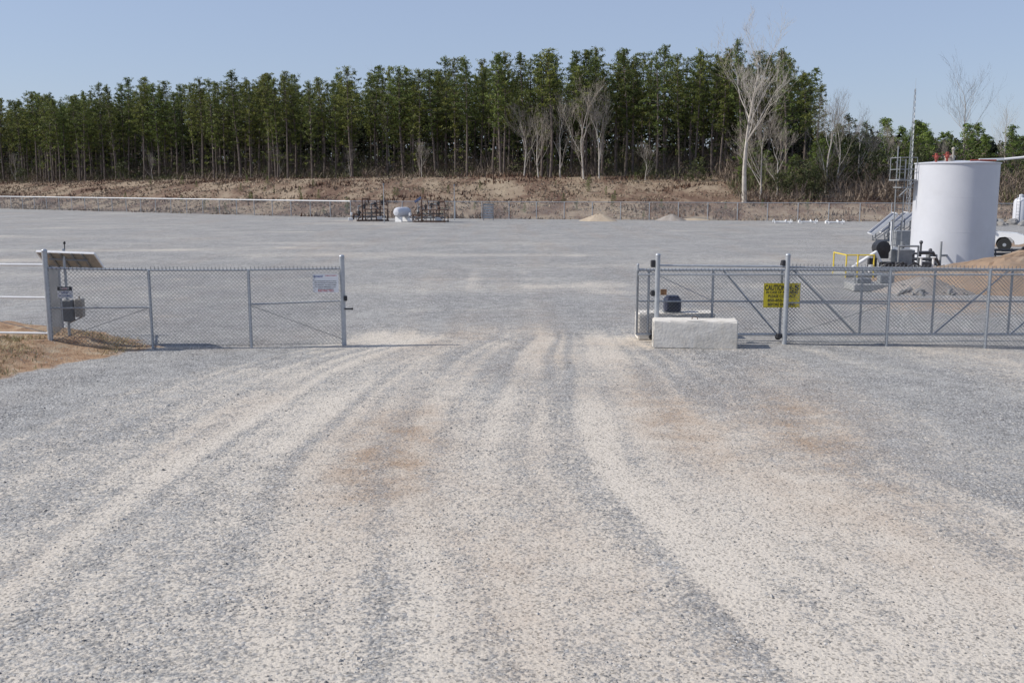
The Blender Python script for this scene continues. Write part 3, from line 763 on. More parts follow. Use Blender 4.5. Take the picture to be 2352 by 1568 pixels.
mb=MB(); mb.box((0,0,.28),(.88,.008,.59)); mb.part('sign_panel',M['signyellow'],CS)
mb=MB(); 
for c,d in (((0,-.007,.565),(.86,.004,.006)),((0,-.007,-.005),(.86,.004,.006)),((-.43,-.007,.28),(.006,.004,.57)),((.43,-.007,.28),(.006,.004,.57))): mb.box(c,d)
mb.part('sign_border',M['black'],CS)
text_mesh([('CAUTION',.175,-.415,.46,-.008,'LEFT',.49),('H',.175,.12,.46,-.008,'LEFT',.095),('2',.11,.23,.42,-.008,'LEFT',.05),('S',.175,.295,.46,-.008,'LEFT',.105),('IN CASE OF ANY ISSUES',.088,0,.35,-.008,'CENTER',.76),('PLEASE CONTACT',.094,0,.255,-.008,'CENTER',.66),('850-855-',.094,-.34,.155,-.008,'LEFT',.38),('BEFORE ENTERING',.094,0,.055,-.008,'CENTER',.66)],M['black'],'lettering',CS,bold=.032)
WS=thing('notice_sign','white notice sign with blue and red lettering on the fence','sign',(-4.36,23.22,1.27))
mb=MB(); mb.box((0,0,.22),(.60,.006,.43)); mb.part('sign_panel',M['signwhite'],WS)
text_mesh([('ecvand',.075,-.27,.385,-.006,'LEFT',.2)],M['signblue'],'logo_lettering',WS)
text_mesh([('COMPANY PROPERTY',.034,.27,.40,-.006,'RIGHT',.28)],M['signred'],'heading_lettering',WS)
text_mesh([('RESTRICTED',.07,.0,.045,-.006,'CENTER',.36)],M['signred'],'red_lettering',WS)
text_mesh([('ALL VISITORS MUST SIGN IN AT OFFICE',.03,0,.27,-.006,'CENTER',.5),('HARD HATS AND SAFETY GLASSES REQUIRED',.03,0,.225,-.006,'CENTER',.52),('NO SMOKING  NO OPEN FLAMES',.03,0,.18,-.006,'CENTER',.5),('IN CASE OF EMERGENCY CALL',.03,0,.135,-.006,'CENTER',.48),('REPORT ALL INCIDENTS',.03,0,.095,-.006,'CENTER',.36)],M['black'],'small_lettering',WS)
BS=MB(); BS.box((0,0,0),(.15,.008,.14)); e=thing('tag_sign','small brown tag sign wired to the gate mesh','sign',(3.64,23.8,1.22)); BS.part('sign_panel',M['brownsign'],e)
text_mesh([('GATE',.05,0,.03,-.006,'CENTER',.11),('NO. 1',.04,0,-.03,-.006,'CENTER',.09)],M['black'],'lettering',e)

# solar pole
gz=float(tz(-10.43,23.2))
SP=thing('solar_panel_pole','steel pole with tilted solar panel and control boxes','solar panel',(-10.43,23.2,gz))
H0=-gz
mb=MB(); mb.tube((0,0,-.3),(0,0,2.30+H0),.035,n=10); mb.part('pole',M['galv'],SP,True)
mb=MB(); mb.tube((0.03,0,2.28+H0),(0.03,0,2.42+H0),.012,n=6); mb.lathe([(.012,0),(.028,.01),(.03,.05),(.012,.07)],8,(.03,0,2.40+H0)); mb.part('antenna',M['black'],SP)
c0=(.10,.12,2.04+H0)
e2=MB(); e2.box((0,0,0),(1.30,.62,.012)); e2.part('solar_cells',M['cell'],SP,loc=(c0[0],c0[1]+.0,c0[2]),rot=(R(-36),R(2),0))
e3=MB()
for yy in (-.325,.325): e3.box((0,yy,-.01),(1.34,.028,.05))
for xx in (-.665,.665): e3.box((xx,0,-.01),(.028,.622,.05))
e3.part('panel_frame',M['whitepipe'],SP,loc=c0,rot=(R(-36),R(2),0))
e4=MB(); e4.box((0,0,-.014),(1.28,.60,.006)); e4.part('panel_backing',M['panelback'],SP,loc=c0,rot=(R(-36),R(2),0))
e5=MB()
for xx in (-.38,-.13,.13,.38): e5.box((xx,0,-.04),(.035,.66,.035))
e5.box((0,-.1,-.075),(.9,.04,.03)); e5.part('mounting_strut',M['gray'],SP,loc=c0,rot=(R(-36),R(2),0))
mb=MB(); mb.box((.07,-.10,.86+H0),(.22,.18,.50),bev=.02); mb.box((.07,-.20,.86+H0),(.19,.01,.46)); mb.part('control_box',M['midgray'],SP)
mb=MB(); mb.box((.30,-.02,.92+H0),(.18,.16,.42),bev=.015); mb.tube((.30,-.02,1.13+H0),(.30,-.02,1.2+H0),.02); mb.part('junction_box',M['beige'],SP)
mb=MB(); mb.tube((0,0,.55+H0),(.33,0,.70+H0),.015); mb.tube((-.1,0,.9+H0),(.4,0,.9+H0),.02); mb.part('bracket',M['galv'],SP)
DS=thing('danger_sign','small danger sign with red banner on the solar pole','sign',(-10.43,23.12,1.16))
mb=MB(); mb.box((.0,0,.13),(.36,.006,.27)); mb.part('sign_panel',M['signwhite'],DS)
mb=MB(); mb.box((0,-.006,.215),(.34,.004,.09)); mb.part('sign_banner',M['black'],DS)
mb=MB(); mb.ball((0,-.006,.215),.04,16,8,(3.6,.06,.95)); mb.part('banner_oval',M['signred'],DS)
text_mesh([('DANGER',.065,0,.215,-.012,'CENTER',.22)],M['signwhite'],'banner_lettering',DS)
text_mesh([('NEW',.08,0,.12,-.006,'CENTER',.16),('KEY EQUIPMENT',.05,0,.045,-.006,'CENTER',.30)],M['signblue'],'lettering',DS)

# ---------------------------------------------------------------- concrete blocks and operator
def block(name,lab,x,y,rot,L,mat):
    import bmesh
    bm=bmesh.new(); bmesh.ops.create_cube(bm,size=1)
    for v in bm.verts: v.co.x*=L; v.co.y*=.60; v.co.z=v.co.z*.66+.33
    bmesh.ops.bevel(bm,geom=bm.edges[:],offset=.025,segments=2,affect='EDGES')
    bmesh.ops.subdivide_edges(bm,edges=[e for e in bm.edges if e.calc_length()>.3],cuts=9,use_grid_fill=True)
    r2=random.Random(int(x*10))
    for v in bm.verts:
        k=.006 if v.co.z<.6 else .012
        v.co+=Vector((r2.uniform(-k,k),r2.uniform(-k,k),r2.uniform(-k,k)))
    for f in bm.faces: f.smooth=True
    me=bpy.data.meshes.new(name); bm.to_mesh(me); bm.free(); me.materials.append(mat)
    o=bpy.data.objects.new(name,me); COL.objects.link(o)
    md=o.modifiers.new('split','EDGE_SPLIT'); md.split_angle=R(35)
    o.location=(x,y,-.01); o.rotation_euler=(0,0,rot); tag(o,lab,'concrete block','concrete blocks at the gate'); 
    mb=MB(); pts=[(-.07,0,.64),(-.06,0,.70),(0,0,.72),(.06,0,.70),(.07,0,.64)]; mb.path(pts,.01,6); mb.part('lifting_loop',M['rust'],o)
    return o
block('concrete_block','white rough concrete block standing before the gate post',4.29,23.16,R(-7),1.95,M['concrete'])
block('concrete_block','white concrete block behind the gate carrying the operator box',4.05,24.55,R(1),1.9,M['concrete'])
GO=thing('gate_operator','dark blue plastic gate operator housing on concrete block','gate operator',(3.97,24.5,.645))
mb=MB(); mb.box((0,0,.19),(.40,.36,.36),bev=.05); mb.box((0,0,.385),(.30,.26,.06),bev=.025); mb.part('housing',M['navy'],GO)
mb=MB(); mb.box((0,0,.01),(.46,.42,.025)); mb.part('base_plate',M['gray'],GO)
mb=MB()
for k in range(5): mb.box((0,-.184,.10+.04*k),(.22,.012,.012))
mb.part('vent',M['black'],GO)

# ---------------------------------------------------------------- tank
TK=thing('storage_tank','large white cylindrical steel storage tank on gravel','tank',(21.1,47.9,0))
r=1.86;H=4.75
mb=MB(); mb.lathe([(r,.05),(r,H-.05)],96,cap=False); mb.part('shell',M['white'],TK,True)
mb=MB(); mb.lathe([(r+.045,0),(r+.045,.05),(r-.05,.055)],72); mb.part('bottom_flange',M['white'],TK)
mb=MB(); mb.lathe([(r+.005,H-.06),(r+.05,H-.05),(r+.05,H),(r-.02,H+.01),(.9,H+.08),(.01,H+.12)],72,cap=False); mb.part('roof',M['white'],TK)
for z in (1.57,3.17):
    mb=MB(); mb.lathe([(r+.001,z-.012),(r+.004,z-.008),(r+.004,z+.008),(r+.001,z+.012)],96,cap=False); mb.part('weld_seam',M['white'],TK)
for x,k in ((-1.35,.75),(-.85,.9)): 
    mb=MB(); mb.tube((x,-.8,H+.02),(x,-.8,H+.30*k),.055,n=10); mb.ball((x,-.8,H+.32*k),.11,10,6); mb.tube((x-.18,-.8,H+.40*k),(x+.18,-.8,H+.40*k),.03); mb.box((x,-.8,H+.48*k),(.13,.10,.12),bev=.02)
    mb.part('valve',M['red'],TK)
mb=MB(); mb.lathe([(.22,0),(.22,.2),(.25,.2),(.25,.26),(.1,.32)],16,(-.55,-.4,H+.05)); mb.tube((-.60,-.85,H+.06),(-.60,-.85,H+.60),.045); mb.ball((-.60,-.85,H+.62),.09); mb.part('roof_hatch',M['beige'],TK,True)
mb=MB(); mb.path([(.6,-.9,H+.12),(1.9,-.6,H+.16),(6.5,-1.6,H+.62),(8.2,-2,H+.62),(8.2,-2,-.05)],.055,8); mb.part('vent_pipe',M['whitepipe'],TK,True)
mb=MB(); mb.tube((.1,-1.1,H+.10),(1.3,-1.1,H+.10),.035); mb.part('roof_pipe',M['red'],TK)
mb=MB()
lx=-2.3; ly=.9
for sx in (-.2,.2): mb.tube((lx+sx,ly,0),(lx+sx,ly,H+.8 if sx<0 else H+.2),.03,n=6)
for k in range(17): mb.tube((lx-.2,ly,.25+k*.29),(lx+.2,ly,.25+k*.29),.014,n=5)
mb.part('ladder',M['gray'],TK)
mb=MB(); mb.box((lx-.05,.5,3.95),(.85,1.3,.06)); mb.tube((lx-.4,-.1,3.2),(lx+.3,-.1,3.9),.03); mb.box((lx,.5,3.6),(.6,1.0,.05))
for x,y in ((lx-.45,-.12),(lx-.45,1.1),(lx+.35,-.12)):
    mb.tube((x,y,3.95),(x,y,5.0),.02,n=5)
for z in (4.45,5.0): mb.path([(lx+.35,-.12,z),(lx-.45,-.12,z),(lx-.45,1.1,z)],.02,5)
mb.part('platform',M['gray'],TK)
mb=MB(); mb.tube((-1.3,-1.85,0),(-1.3,-1.85,1.15),.05); mb.tube((-1.3,-1.85,.5),(-.9,-1.6,.5),.05); mb.part('drain_pipe',M['gray'],TK)
MT=thing('lattice_mast','thin galvanized lattice mast with pointed top','mast',(35.5,90,0))
mb=MB(); 
def tri(z): 
    w=.24*(1-z/16); return [Vector((w*math.cos(a),w*math.sin(a),z)) for a in (.3,2.4,4.5)]
for k in range(24):
    A=tri(k*.5);B=tri(k*.5+.5)
    for i in range(3): mb.tube(A[i],B[i],.022,n=4,caps=False); mb.tube(A[i],B[(i+1)%3],.012,n=3,caps=False); mb.tube(B[i],B[(i+1)%3],.012,n=3,caps=False)
mb.part('lattice',M['galv'],MT); mb=MB(); mb.tube((0,0,12),(0,0,12.9),.012,n=5); mb.part('antenna',M['galv'],MT)

# pump skid with yellow rails
PS=thing('pump_skid','gray pump skid with yellow guard rails and black motor','pump skid',(15.2,41.5,0))
mb=MB(); mb.box((0.2,0,.10),(3.6,1.8,.2),bev=.03); mb.part('base_slab',M['grayconc'],PS)
mb=MB()
ys=[(-1.6,-1.0),(-1.15,-1.05),(-.5,-1.05),(-1.6,.6)]
for x,y in ys: mb.tube((x,y,0),(x,y,.95),.032)
mb.path([(-1.6,.6,.92),(-1.6,-1.0,.92),(-.5,-1.05,.92)],.028)
mb.part('guard_rail',M['yellow'],PS,True)
mb=MB(); mb.path([(-1.4,-.5,.15),(-1.0,-.5,.5),(-.2,-.4,1.0),(.0,-.4,.6)],.07,10); mb.lathe([(.10,0),(.10,.30)],12,(-.55,-.9,.22)); mb.part('suction_pipe',M['whitepipe'],PS,True)
mb=MB(); mb.lathe([(.1,-.3),(.30,-.28),(.32,0),(.30,.28),(.1,.3)],16,(.15,0,1.15),'Y')
for k in range(8):
    a=k*.785; mb.tube((.15+math.cos(a)*.2,-.3,1.15+math.sin(a)*.2),(.15+math.cos(a)*.2,.3,1.15+math.sin(a)*.2),.03,n=4)
mb.box((.15,0,.85),(.5,.5,.25),bev=.02); mb.box((-.3,-.3,.5),(.3,.3,.5),bev=.02); mb.box((.3,-.4,.4),(.6,.3,.4),bev=.02); mb.part('motor',M['black'],PS)
mb=MB(); mb.box((1.05,.1,.7),(.7,.6,.8),bev=.04); mb.tube((1.05,.1,1.1),(1.05,.1,1.4),.06)
mb.path([(.7,-.5,.3),(.7,-.5,1.25),(1.5,-.5,1.25),(1.5,-.5,.2)],.04); mb.part('pump_housing',M['gray'],PS)
mb=MB(); mb.box((.8,-.45,.4),(.5,.35,.4),bev=.03); mb.path([(1.8,.2,.2),(1.8,.2,.95),(2.4,.2,.95),(2.9,.5,.3)],.06); mb.tube((1.5,-.2,.4),(2.3,-.2,.4),.08); mb.box((1.9,-.3,.35),(.4,.4,.5),bev=.03); mb.part('gearbox',M['darkgray'],PS)
mb=MB()
for k in range(3):
    pts=[(-.4+k*.5+.15*j+.05*math.sin(j*2+k),-.8-.06*k+.1*math.sin(j+k),.25+.35*math.exp(-((j-4)/2.0)**2)+.02*k) for j in range(9)]
    mb.path(pts,.03,6)
mb.part('hose',M['black'],PS,True)
for x in (1.6,2.1):
    mb=MB(); mb.tube((x,-.6,.2),(x,-.6,.8),.05); mb.lathe([(.1,-.02),(.12,0),(.1,.02)],12,(x,-.6,.8)); mb.part('valve',M['whitepipe'],PS)
MF=thing('pipe_manifold','dark pipe manifold with hoses at the tank foot','pipe manifold',(18.4,45.3,0))
mb=MB()
for k,(x,h) in enumerate([(-1.0,.7),(-.6,1.0),(-.2,.6),(.2,1.15),(.6,.8)]): mb.tube((x,.1*(k%2),0),(x,.1*(k%2),h),.05); mb.ball((x,.1*(k%2),h),.09,8,5)
mb.path([(-1.2,0,.4),(.9,0,.4),(1.2,.9,.4)],.07); mb.path([(-1.0,.05,.65),(.7,.05,.65)],.05)
mb.part('pipe',M['darkgray'],MF,True)
for bx in ((-.3,.4,.45,.6,.4,.7),(.8,.3,.35,.4,.4,.5)):
    mb=MB(); mb.box(bx[:3],bx[3:],bev=.03); mb.part('control_cabinet',M['gray'],MF)
mb=MB(); pts=[(-1.3+.22*j,-.45-.1*math.sin(j*1.1),.06+.10*(1+math.sin(j*1.7))) for j in range(12)]; mb.path(pts,.045,6); mb.part('hose',M['black'],MF,True)
CB=thing('concrete_vault','low gray concrete vault with small gray cabinets','vault',(13.0,35.8,0))
mb=MB(); mb.box((0,0,.13),(1.7,1.1,.26),bev=.03); mb.part('base_slab',M['grayconc'],CB)
mb=MB(); mb.box((.45,-.05,.40),(.5,.4,.28),bev=.02); mb.box((-.35,0,.34),(.5,.4,.16),bev=.02); mb.tube((-.7,-.2,.2),(-.7,-.2,.85),.03); mb.path([(-.5,-.3,.3),(-.5,-.3,.6),(.2,-.3,.6),(.2,-.3,.3)],.03); mb.part('cabinet',M['gray'],CB)
for k,(x,y) in enumerate([(24.6,66.5),(25.8,67.6),(26.9,68.8)]):
    e=thing('solar_array','tilted solar panel with white frame on steel legs','solar panel',(x,y,0),(0,0,R(-6)),'row of tilted solar panels')
    mb=MB(); mb.box((0,0,0),(2.0,1.0,.02)); mb.part('solar_cells',M['cell'],e,loc=(0,0,1.15),rot=(0,R(-42),0))
    mb=MB(); 
    for yy in(-.52,.52): mb.box((0,yy,0),(2.08,.05,.20))
    for xx in(-1.02,1.02): mb.box((xx,0,0),(.05,.99,.13))
    mb.part('panel_frame',M['whitepipe'],e,loc=(0,0,1.15),rot=(0,R(-42),0))
    mb=MB(); 
    for yy in(-.4,.4):
        mb.tube((.55,yy,0),(.55,yy,1.55),.035); mb.tube((-.5,yy,0),(-.5,yy,.62),.035); mb.tube((-.5,yy,.1),(.55,yy,.9),.025); mb.tube((-.5,yy,.05),(.9,yy,.05),.03)
    mb.part('support_leg',M['gray'],e)
e=thing('equipment_cabinet','gray steel equipment cabinets on a low frame','cabinet',(22.6,58,0))
mb=MB(); mb.box((0,0,.65),(.9,.6,.9),bev=.03); mb.box((1.1,.1,.5),(.8,.6,.6),bev=.03); mb.part('cabinet_body',M['gray'],e)
mb=MB(); mb.box((.5,0,.1),(2.4,.8,.14)); mb.tube((-.7,-.2,0),(-.7,-.2,1.6),.04); mb.part('base_frame',M['whitepipe'],e)

# pickup
PU=thing('pickup','white crew cab pickup parked beyond the tank','pickup',(24.2,58.8,0)); PU.rotation_euler=(0,0,R(-24)); PU.scale=(.96,.96,.96)
body=[(0,.55),(.05,1.08),(1.75,1.12),(1.95,1.12),(3.95,1.14),(5.15,1.05),(5.45,.95),(5.5,.5),(5.2,.42),(5.0,.42),(4.95,.62),(4.75,.82),(4.45,.86),(4.15,.82),(3.98,.62),(3.95,.38),(1.55,.38),(1.5,.62),(1.3,.82),(1.0,.86),(.75,.82),(.55,.62),(.5,.42)]
mb=MB(); mb.prism(body,-.95,.95); mb.part('body',M['carwhite'],PU)
mb=MB()
cab=[(1.85,1.12),(2.0,1.70),(2.2,1.77),(3.1,1.77),(3.4,1.70),(4.0,1.14)]
n=len(cab); vs=[(x,-.93+(z-1.12)*.22,z) for x,z in cab]+[(x,.93-(z-1.12)*.22,z) for x,z in cab]
mb.add(vs,[tuple(range(n)),tuple(range(2*n-1,n-1,-1))]+[(i,n+i,n+(i+1)%n,(i+1)%n) for i in range(n)]); mb.part('cab',M['carwhite'],PU)
for win in ([(2.08,1.26),(2.14,1.60),(2.62,1.64),(2.62,1.26)],[(2.76,1.26),(2.76,1.64),(3.22,1.62),(3.60,1.26)]):
    for sg in(-1,1):
        mb=MB(); mb.add([(x,sg*(.945-(z-1.12)*.22),z) for x,z in win],[(0,1,2,3)]); mb.part('side_window',M['glass'],PU)
mb=MB(); mb.add([(4.0,-.80,1.19),(4.0,.80,1.19),(3.45,.68,1.68),(3.45,-.68,1.68)],[(0,1,2,3)]); mb.part('windscreen',M['glass'],PU)
for x in (1.02,4.45):
    for sg in (-1,1):
        w=bpy.data.objects.new('wheel',None); COL.objects.link(w); w.parent=PU; w.location=(x,sg*.86,.39)
        mb=MB(); mb.lathe([(.24,-.12),(.37,-.12),(.39,-.08),(.39,.08),(.37,.12),(.24,.12)],22,axis='Y'); mb.part('tyre',M['tyre'],w,True)
        mb=MB(); mb.lathe([(.04,-.125),(.22,-.11),(.24,-.09),(.24,.09),(.22,.11),(.04,.125)],16,axis='Y'); mb.part('rim',M['galv'],w)
for sg in(-1,1):
    mb=MB(); mb.box((5.44,sg*.75,.88),(.1,.3,.16),bev=.02); mb.part('headlight',M['signwhite'],PU)
    mb=MB(); mb.box((3.75,sg*1.02,1.22),(.1,.18,.16),bev=.02); mb.part('side_mirror',M['black'],PU)
mb=MB(); mb.box((5.5,0,.55),(.12,1.85,.18),bev=.03); mb.part('bumper',M['galv'],PU)

VT=thing('white_vessel','narrow white vertical vessel with top hatch','vessel',(47.6,94,0))
mb=MB(); mb.lathe([(.62,0),(.62,2.1),(.5,2.35),(.2,2.5),(.2,2.75),(.02,2.8)],28); mb.part('shell',M['white'],VT,True)
mb=MB(); 
for sx in(-.15,.15): mb.tube((-.5+sx,-.55,0),(-.5+sx,-.55,2.7),.02)
for k in range(8): mb.tube((-.65,-.55,.3+k*.3),(-.35,-.55,.3+k*.3),.015,n=4)
mb.part('ladder',M['gray'],VT)
DK=thing('piping_skid','dark steel piping skid beside the white tank','piping skid',(25.6,50,0))
mb=MB()
for x in(0,1.3,2.6,3.6):
    for y in(-.5,.5): mb.tube((x-1.6,y,0),(x-1.6,y,.55),.035)
for y in(-.5,.5):
    for z in(.12,.5): mb.box((.2,y,z),(3.8,.05,.05))
mb.part('frame',M['darkgray'],DK)
mb=MB(); mb.path([(-1.9,0,.3),(0,0,.3),(0,0,.6),(1.5,0,.6),(1.5,0,.3),(2.2,0,.3)],.07); mb.lathe([(.10,-.2),(.14,0),(.10,.2)],12,(.6,0,.6),'X'); mb.part('pipe',M['black'],DK,True)

def pile(name,lab,cat,x,y,rx,ry,h,mat,seed,pw=1.0,n=40,rings=14,lump=0):
    r2=np.random.default_rng(seed); V=[(0,0,h)];F=[]
    for k in range(1,rings+1):
        f=k/rings
        for i in range(n):
            a=2*math.pi*i/n; w=1+.10*math.sin(a*2+seed)+.06*math.sin(a*5+seed*2)
            z=h*(1-f**pw)**1.1 if pw!=1 else h*(1-f)
            z+= (r2.random()-.5)*h*.10*(1-f*.7)+.02*(1-f)-(0.03 if k==rings else 0)
            if lump: z+=lump*(float(fbm(np.array([math.cos(a)*rx*f*.7+20]),np.array([math.sin(a)*ry*f*.7+20]),seed)[0])-.5)*(1-f)
            V.append((math.cos(a)*rx*f*w,math.sin(a)*ry*f*w,z))
    for i in range(n): F.append((0,1+i,1+(i+1)%n))
    for k in range(rings-1):
        for i in range(n): F.append((1+k*n+i,1+(k+1)*n+i,1+(k+1)*n+(i+1)%n,1+k*n+(i+1)%n))
    mb=MB(); mb.add(V,F); return mb.top(name,mat,lab,cat,(x,y,float(tz(x,y))),smooth=False)
pile('sand_pile','cone of pale tan sand on the gravel','sand pile',8.9,102.5,1.95,1.7,.78,M['sandpile'],3)
pile('gravel_pile','low pile of gray gravel mixed with tan dirt','gravel pile',16.5,104,1.7,1.5,.65,M['gravelpile'],4)
pile('gravel_pile','low long pile of tan dirt beside gray gravel','gravel pile',19.3,105,2.6,1.4,.35,M['sandpile'],5)
pile('dirt_mound','broad mound of brown orange dirt behind the gate','dirt mound',20.4,38.6,6.6,4.6,1.15,M['reddirt'],6,1.5,80,26,1.1)
pile('dirt_mound','low strip of orange dirt beside rubble','dirt mound',36,62,9,2.4,.15,M['reddirt'],8,1.6,50,12)
def rock_mesh(seed):
    import bmesh
    bm=bmesh.new(); bmesh.ops.create_icosphere(bm,subdivisions=2,radius=.5); r2=random.Random(seed)
    pl=[(Vector((r2.uniform(-1,1),r2.uniform(-1,1),r2.uniform(-.4,1))).normalized(),r2.uniform(.20,.34)) for _ in range(11)]
    for v in bm.verts:
        for nrm,dd in pl:
            q=v.co.dot(nrm)
            if q>dd: v.co-=nrm*(q-dd)
        v.co+=Vector([r2.uniform(-.02,.02) for _ in range(3)])
    me=bpy.data.meshes.new('rock'); bm.to_mesh(me); bm.free(); me.materials.append(M['rock']); return me
rks=[rock_mesh(s) for s in range(5)]
rr=random.Random(3)
pile('rubble_pile','low pile of gray broken stone behind the gate','rubble pile',14.6,35.2,1.7,1.2,.50,M['gravelpile'],9,1.4,48,18,.6)
for k in range(30):
    x,y=14.6+rr.uniform(-1.4,1.4),34.8+rr.uniform(-.9,1.1); s=rr.uniform(.10,.28)*(1.5 if k%8==0 else 1)
    o=bpy.data.objects.new('boulder',rks[k%5]); COL.objects.link(o); o.location=(x,y,.03+.40*max(0,1-math.hypot((x-14.6)/1.7,(y-35.2)/1.2))); o.scale=(s*1.4,s,s*.8); o.rotation_euler=(rr.uniform(0,1),rr.uniform(0,1),rr.uniform(0,6)); tag(o,'angular gray boulder in a rubble heap','boulder','boulders heaped behind the gate')
for k in range(16):
    x,y=44+rr.uniform(-3,3),92+rr.uniform(-1.5,1.5); s=rr.uniform(.6,1.5)
    o=bpy.data.objects.new('boulder',rks[k%4]); COL.objects.link(o); o.location=(x,y,.15*s); o.scale=(s,s,s*.8); o.rotation_euler=(rr.uniform(0,1),0,rr.uniform(0,6)); tag(o,'angular gray boulder beside a white vessel','boulder','boulders near the white vessel')

for k,(x,y) in enumerate([(25.9,96),(28.4,96.2),(30.6,95)]):
    e=thing('pipe_spool','white flanged pipe piece lying on gravel','pipe',(x,y,0),(0,0,R(rr.uniform(-15,15))),'white pipe pieces lying in the yard')
    mb=MB(); mb.tube((-.9,0,.16),(.9,0,.16),.07); mb.tube((-.6,0,.16),(-.75,-.5,.16),.06); mb.tube((.2,0,.16),(.35,.3,.34),.05); mb.part('pipe',M['whitepipe'],e,True)
    for xx in(-.9,.9,.3): mb=MB(); mb.lathe([(.15,-.025),(.15,.025)],12,(xx,0,.17),'X'); mb.part('flange',M['whitepipe'],e)
    for xx in(-.7,.7): mb=MB(); mb.box((xx,0,.045),(.1,.5,.09)); mb.tube((xx,0,.05),(xx*1.15,0,.42),.035); mb.part('cradle',M['whitepipe'],e)

# process skids: open brown frames with platform and piping
def skid(x,y,lab,flip,seed):
    e=thing('process_skid',lab,'process skid',(x,y,0),(0,0,R(10*flip)),'rusty process skids in the yard'); r2=random.Random(seed)
    mb=MB()
    for xx in(-.5,.6,1.75):
        for yy in(-.7,.7): mb.box((xx,yy,.58),(.07,.07,1.16))
    for yy in(-.7,.7): mb.box((.25,yy,.08),(3.2,.08,.10))
    mb.tube((-.5,-.72,.15),(.6,-.72,1.05),.03); mb.tube((1.75,-.72,.15),(.6,-.72,1.05),.03)
    mb.part('frame',M['rust'],e)
    mb=MB(); mb.box((.62,0,1.20),(2.4,1.5,.09)); mb.part('deck',M['rust'],e)
    mb=MB()
    for yy,x0,x1 in((-.72,-.5,1.78),(.72,-.5,1.78)):
        for zz in(1.65,2.1): mb.tube((x0,yy,zz),(x1,yy,zz),.025)
        for xx in (x0,(x0+x1)/2,x1): mb.tube((xx,yy,1.2),(xx,yy,2.1),.025)
    for zz in(1.65,2.1): mb.tube((1.78,-.72,zz),(1.78,.72,zz),.025)
    mb.part('handrail',M['rust'],e)
    mb=MB()
    for yy in(-.55,-.0): mb.tube((-.5,yy-.3,1.2),(-1.4,yy-.3,0),.035)
    for k in range(5):
        f=(k+.5)/5; mb.box((-.5-.9*f,-.57,1.2*(1-f)),(.18,.55,.03))
    mb.tube((-.5,-.85,2.05),(-1.45,-.85,.9),.02); mb.tube((-1.45,-.85,.9),(-1.4,-.85,0),.02)
    mb.part('stair',M['rust'],e)
    for k,(x0,hh,yy) in enumerate([(-1.7,.7,.2),(-1.2,1.5,.3),(-.8,2.25,.1),(.1,1.75,.2),(1.0,2.0,.1)]):
        mb=MB(); mb.path([(x0,yy,.15),(x0,yy,hh),(x0+r2.uniform(.35,.7),yy,hh),(x0+.7,yy,max(.3,hh-.5))],r2.uniform(.05,.08)); mb.ball((x0,yy,hh*.7),r2.uniform(.11,.17),8,5)
        mb.part('pipe',M['gray'] if k%2 else M['rust'],e,True)
    mb=MB(); mb.tube((-1.9,.2,.45),(1.6,.2,.45),.09); mb.tube((-1.3,.4,.8),(1.4,.4,.8),.06); mb.part('header_pipe',M['gray'],e,True)
    for k in range(4):
        xx=-1.2+k*.75+r2.uniform(-.2,.2); zz=(.9,1.6,1.75,1.9)[k]
        mb=MB(); mb.box((xx,-.2,zz-.2),(.18,.16,.3),bev=.02); mb.lathe([(.14,-.02),(.17,0),(.14,.02)],12,(xx,-.3,zz),'Y'); mb.tube((xx,-.3,zz-.2),(xx,-.3,zz),.02)
        mb.part('valve',M['black'],e)
    for bx in ((.9,.2,.32,.6,.35),(-2.0,.3,.2,.5,.3),(-1.9,-.1,.75,.2,.3)):
        mb=MB(); mb.box((bx[0],bx[1],bx[2]),(bx[3],.4,bx[4]),bev=.04); mb.part('instrument_box',M['whitepipe'],e)
skid(-14.4,102,'rusty brown steel process skid with handrails and stairs',1,1)
skid(-8.2,99.2,'rusty brown process skid beside a white vessel',-1,2)
HV=thing('horizontal_vessel','white rounded pressure vessel on saddles','vessel',(-11.0,100.6,0),(0,0,R(58)))
mb=MB(); mb.lathe([(.02,-1.1),(.33,-1.02),(.45,-.85),(.50,-.6),(.50,.6),(.45,.85),(.33,1.02),(.02,1.1)],24,(0,0,.95),'X'); mb.part('shell',M['white'],HV,True)
for xx in(-.6,.6): mb=MB(); mb.box((xx,0,.25),(.15,.8,.5)); mb.part('saddle',M['whitepipe'],HV)
mb=MB(); mb.tube((0,0,1.4),(0,0,1.6),.06); mb.part('nozzle',M['gray'],HV)
TB=thing('slanted_panel','dark slanted solar panel on a thin pole','solar panel',(-9.5,101.5,0))
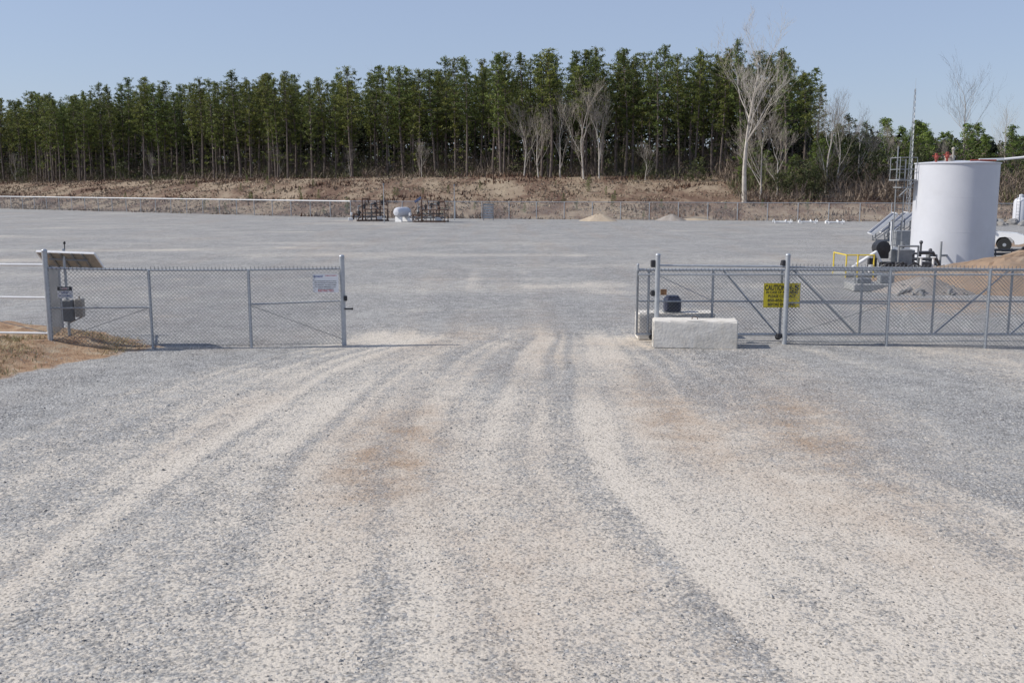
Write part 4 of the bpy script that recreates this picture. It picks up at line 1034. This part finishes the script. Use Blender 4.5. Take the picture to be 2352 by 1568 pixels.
mb=MB(); mb.tube((0,0,0),(0,0,2.1),.04); mb.part('pole',M['galv'],TB); mb=MB(); mb.box((0,0,0),(.8,.5,.04)); mb.part('solar_cells',M['cell'],TB,loc=(0,0,2.15),rot=(R(30),R(-35),0))
for x,y,h in ((-12.5,98,3.7),(-6.0,104.5,3.6)):
    e=thing('antenna_pole','thin galvanized antenna pole with small head','pole',(x,y,0),group='thin poles near the skids')
    mb=MB(); mb.tube((0,0,0),(0,0,h),.045,.03); mb.part('pole',M['galv'],e); mb=MB(); mb.box((0,0,h),(.14,.14,.2),bev=.02); mb.part('antenna_head',M['gray'],e)
e=thing('slatted_rack','gray steel rack with horizontal slats by the fence','rack',(-2.45,104,0))
mb=MB()
for xx in(-.5,.5): mb.box((xx,0,.85),(.07,.4,1.7))
mb.box((0,0,1.68),(1.1,.4,.06)); mb.part('frame',M['gray'],e)
for k in range(6): mb=MB(); mb.box((0,-.05,.3+k*.26),(.93,.06,.17)); mb.part('slat',M['galv'],e)

# ---------------------------------------------------------------- sky, sun, camera
w=bpy.data.worlds.new('World'); scene.world=w; w.use_nodes=True; nt=w.node_tree
bg=nt.nodes['Background']; sk=nt.nodes.new('ShaderNodeTexSky'); sk.sky_type='NISHITA'; sk.sun_disc=False
sk.sun_elevation=R(38); sk.sun_rotation=R(268); sk.air_density=1.0; sk.dust_density=.6; sk.ozone_density=3.0; sk.altitude=50
mx=mixrgb(nt,.62,sk.outputs[0],(3.05,3.55,5.0))
nt.links.new(mx,bg.inputs[0]); bg.inputs[1].default_value=.13
sl=bpy.data.lights.new('sun','SUN'); sl.energy=4.5; sl.angle=R(.53); sl.color=(1,.95,.87)
so=bpy.data.objects.new('sun',sl); COL.objects.link(so)
sv=Vector((-math.cos(R(38)),-.02,math.sin(R(38)))); so.rotation_euler=sv.to_track_quat('Z','Y').to_euler(); so.location=(-30,0,40)
cam=bpy.data.cameras.new('camera'); cam.lens=35; cam.sensor_width=36; cam.clip_end=4000; cam.clip_start=.1
co=bpy.data.objects.new('camera',cam); COL.objects.link(co); co.location=(0,0,3.8); co.rotation_euler=(R(90-9.02),0,0)
scene.camera=co
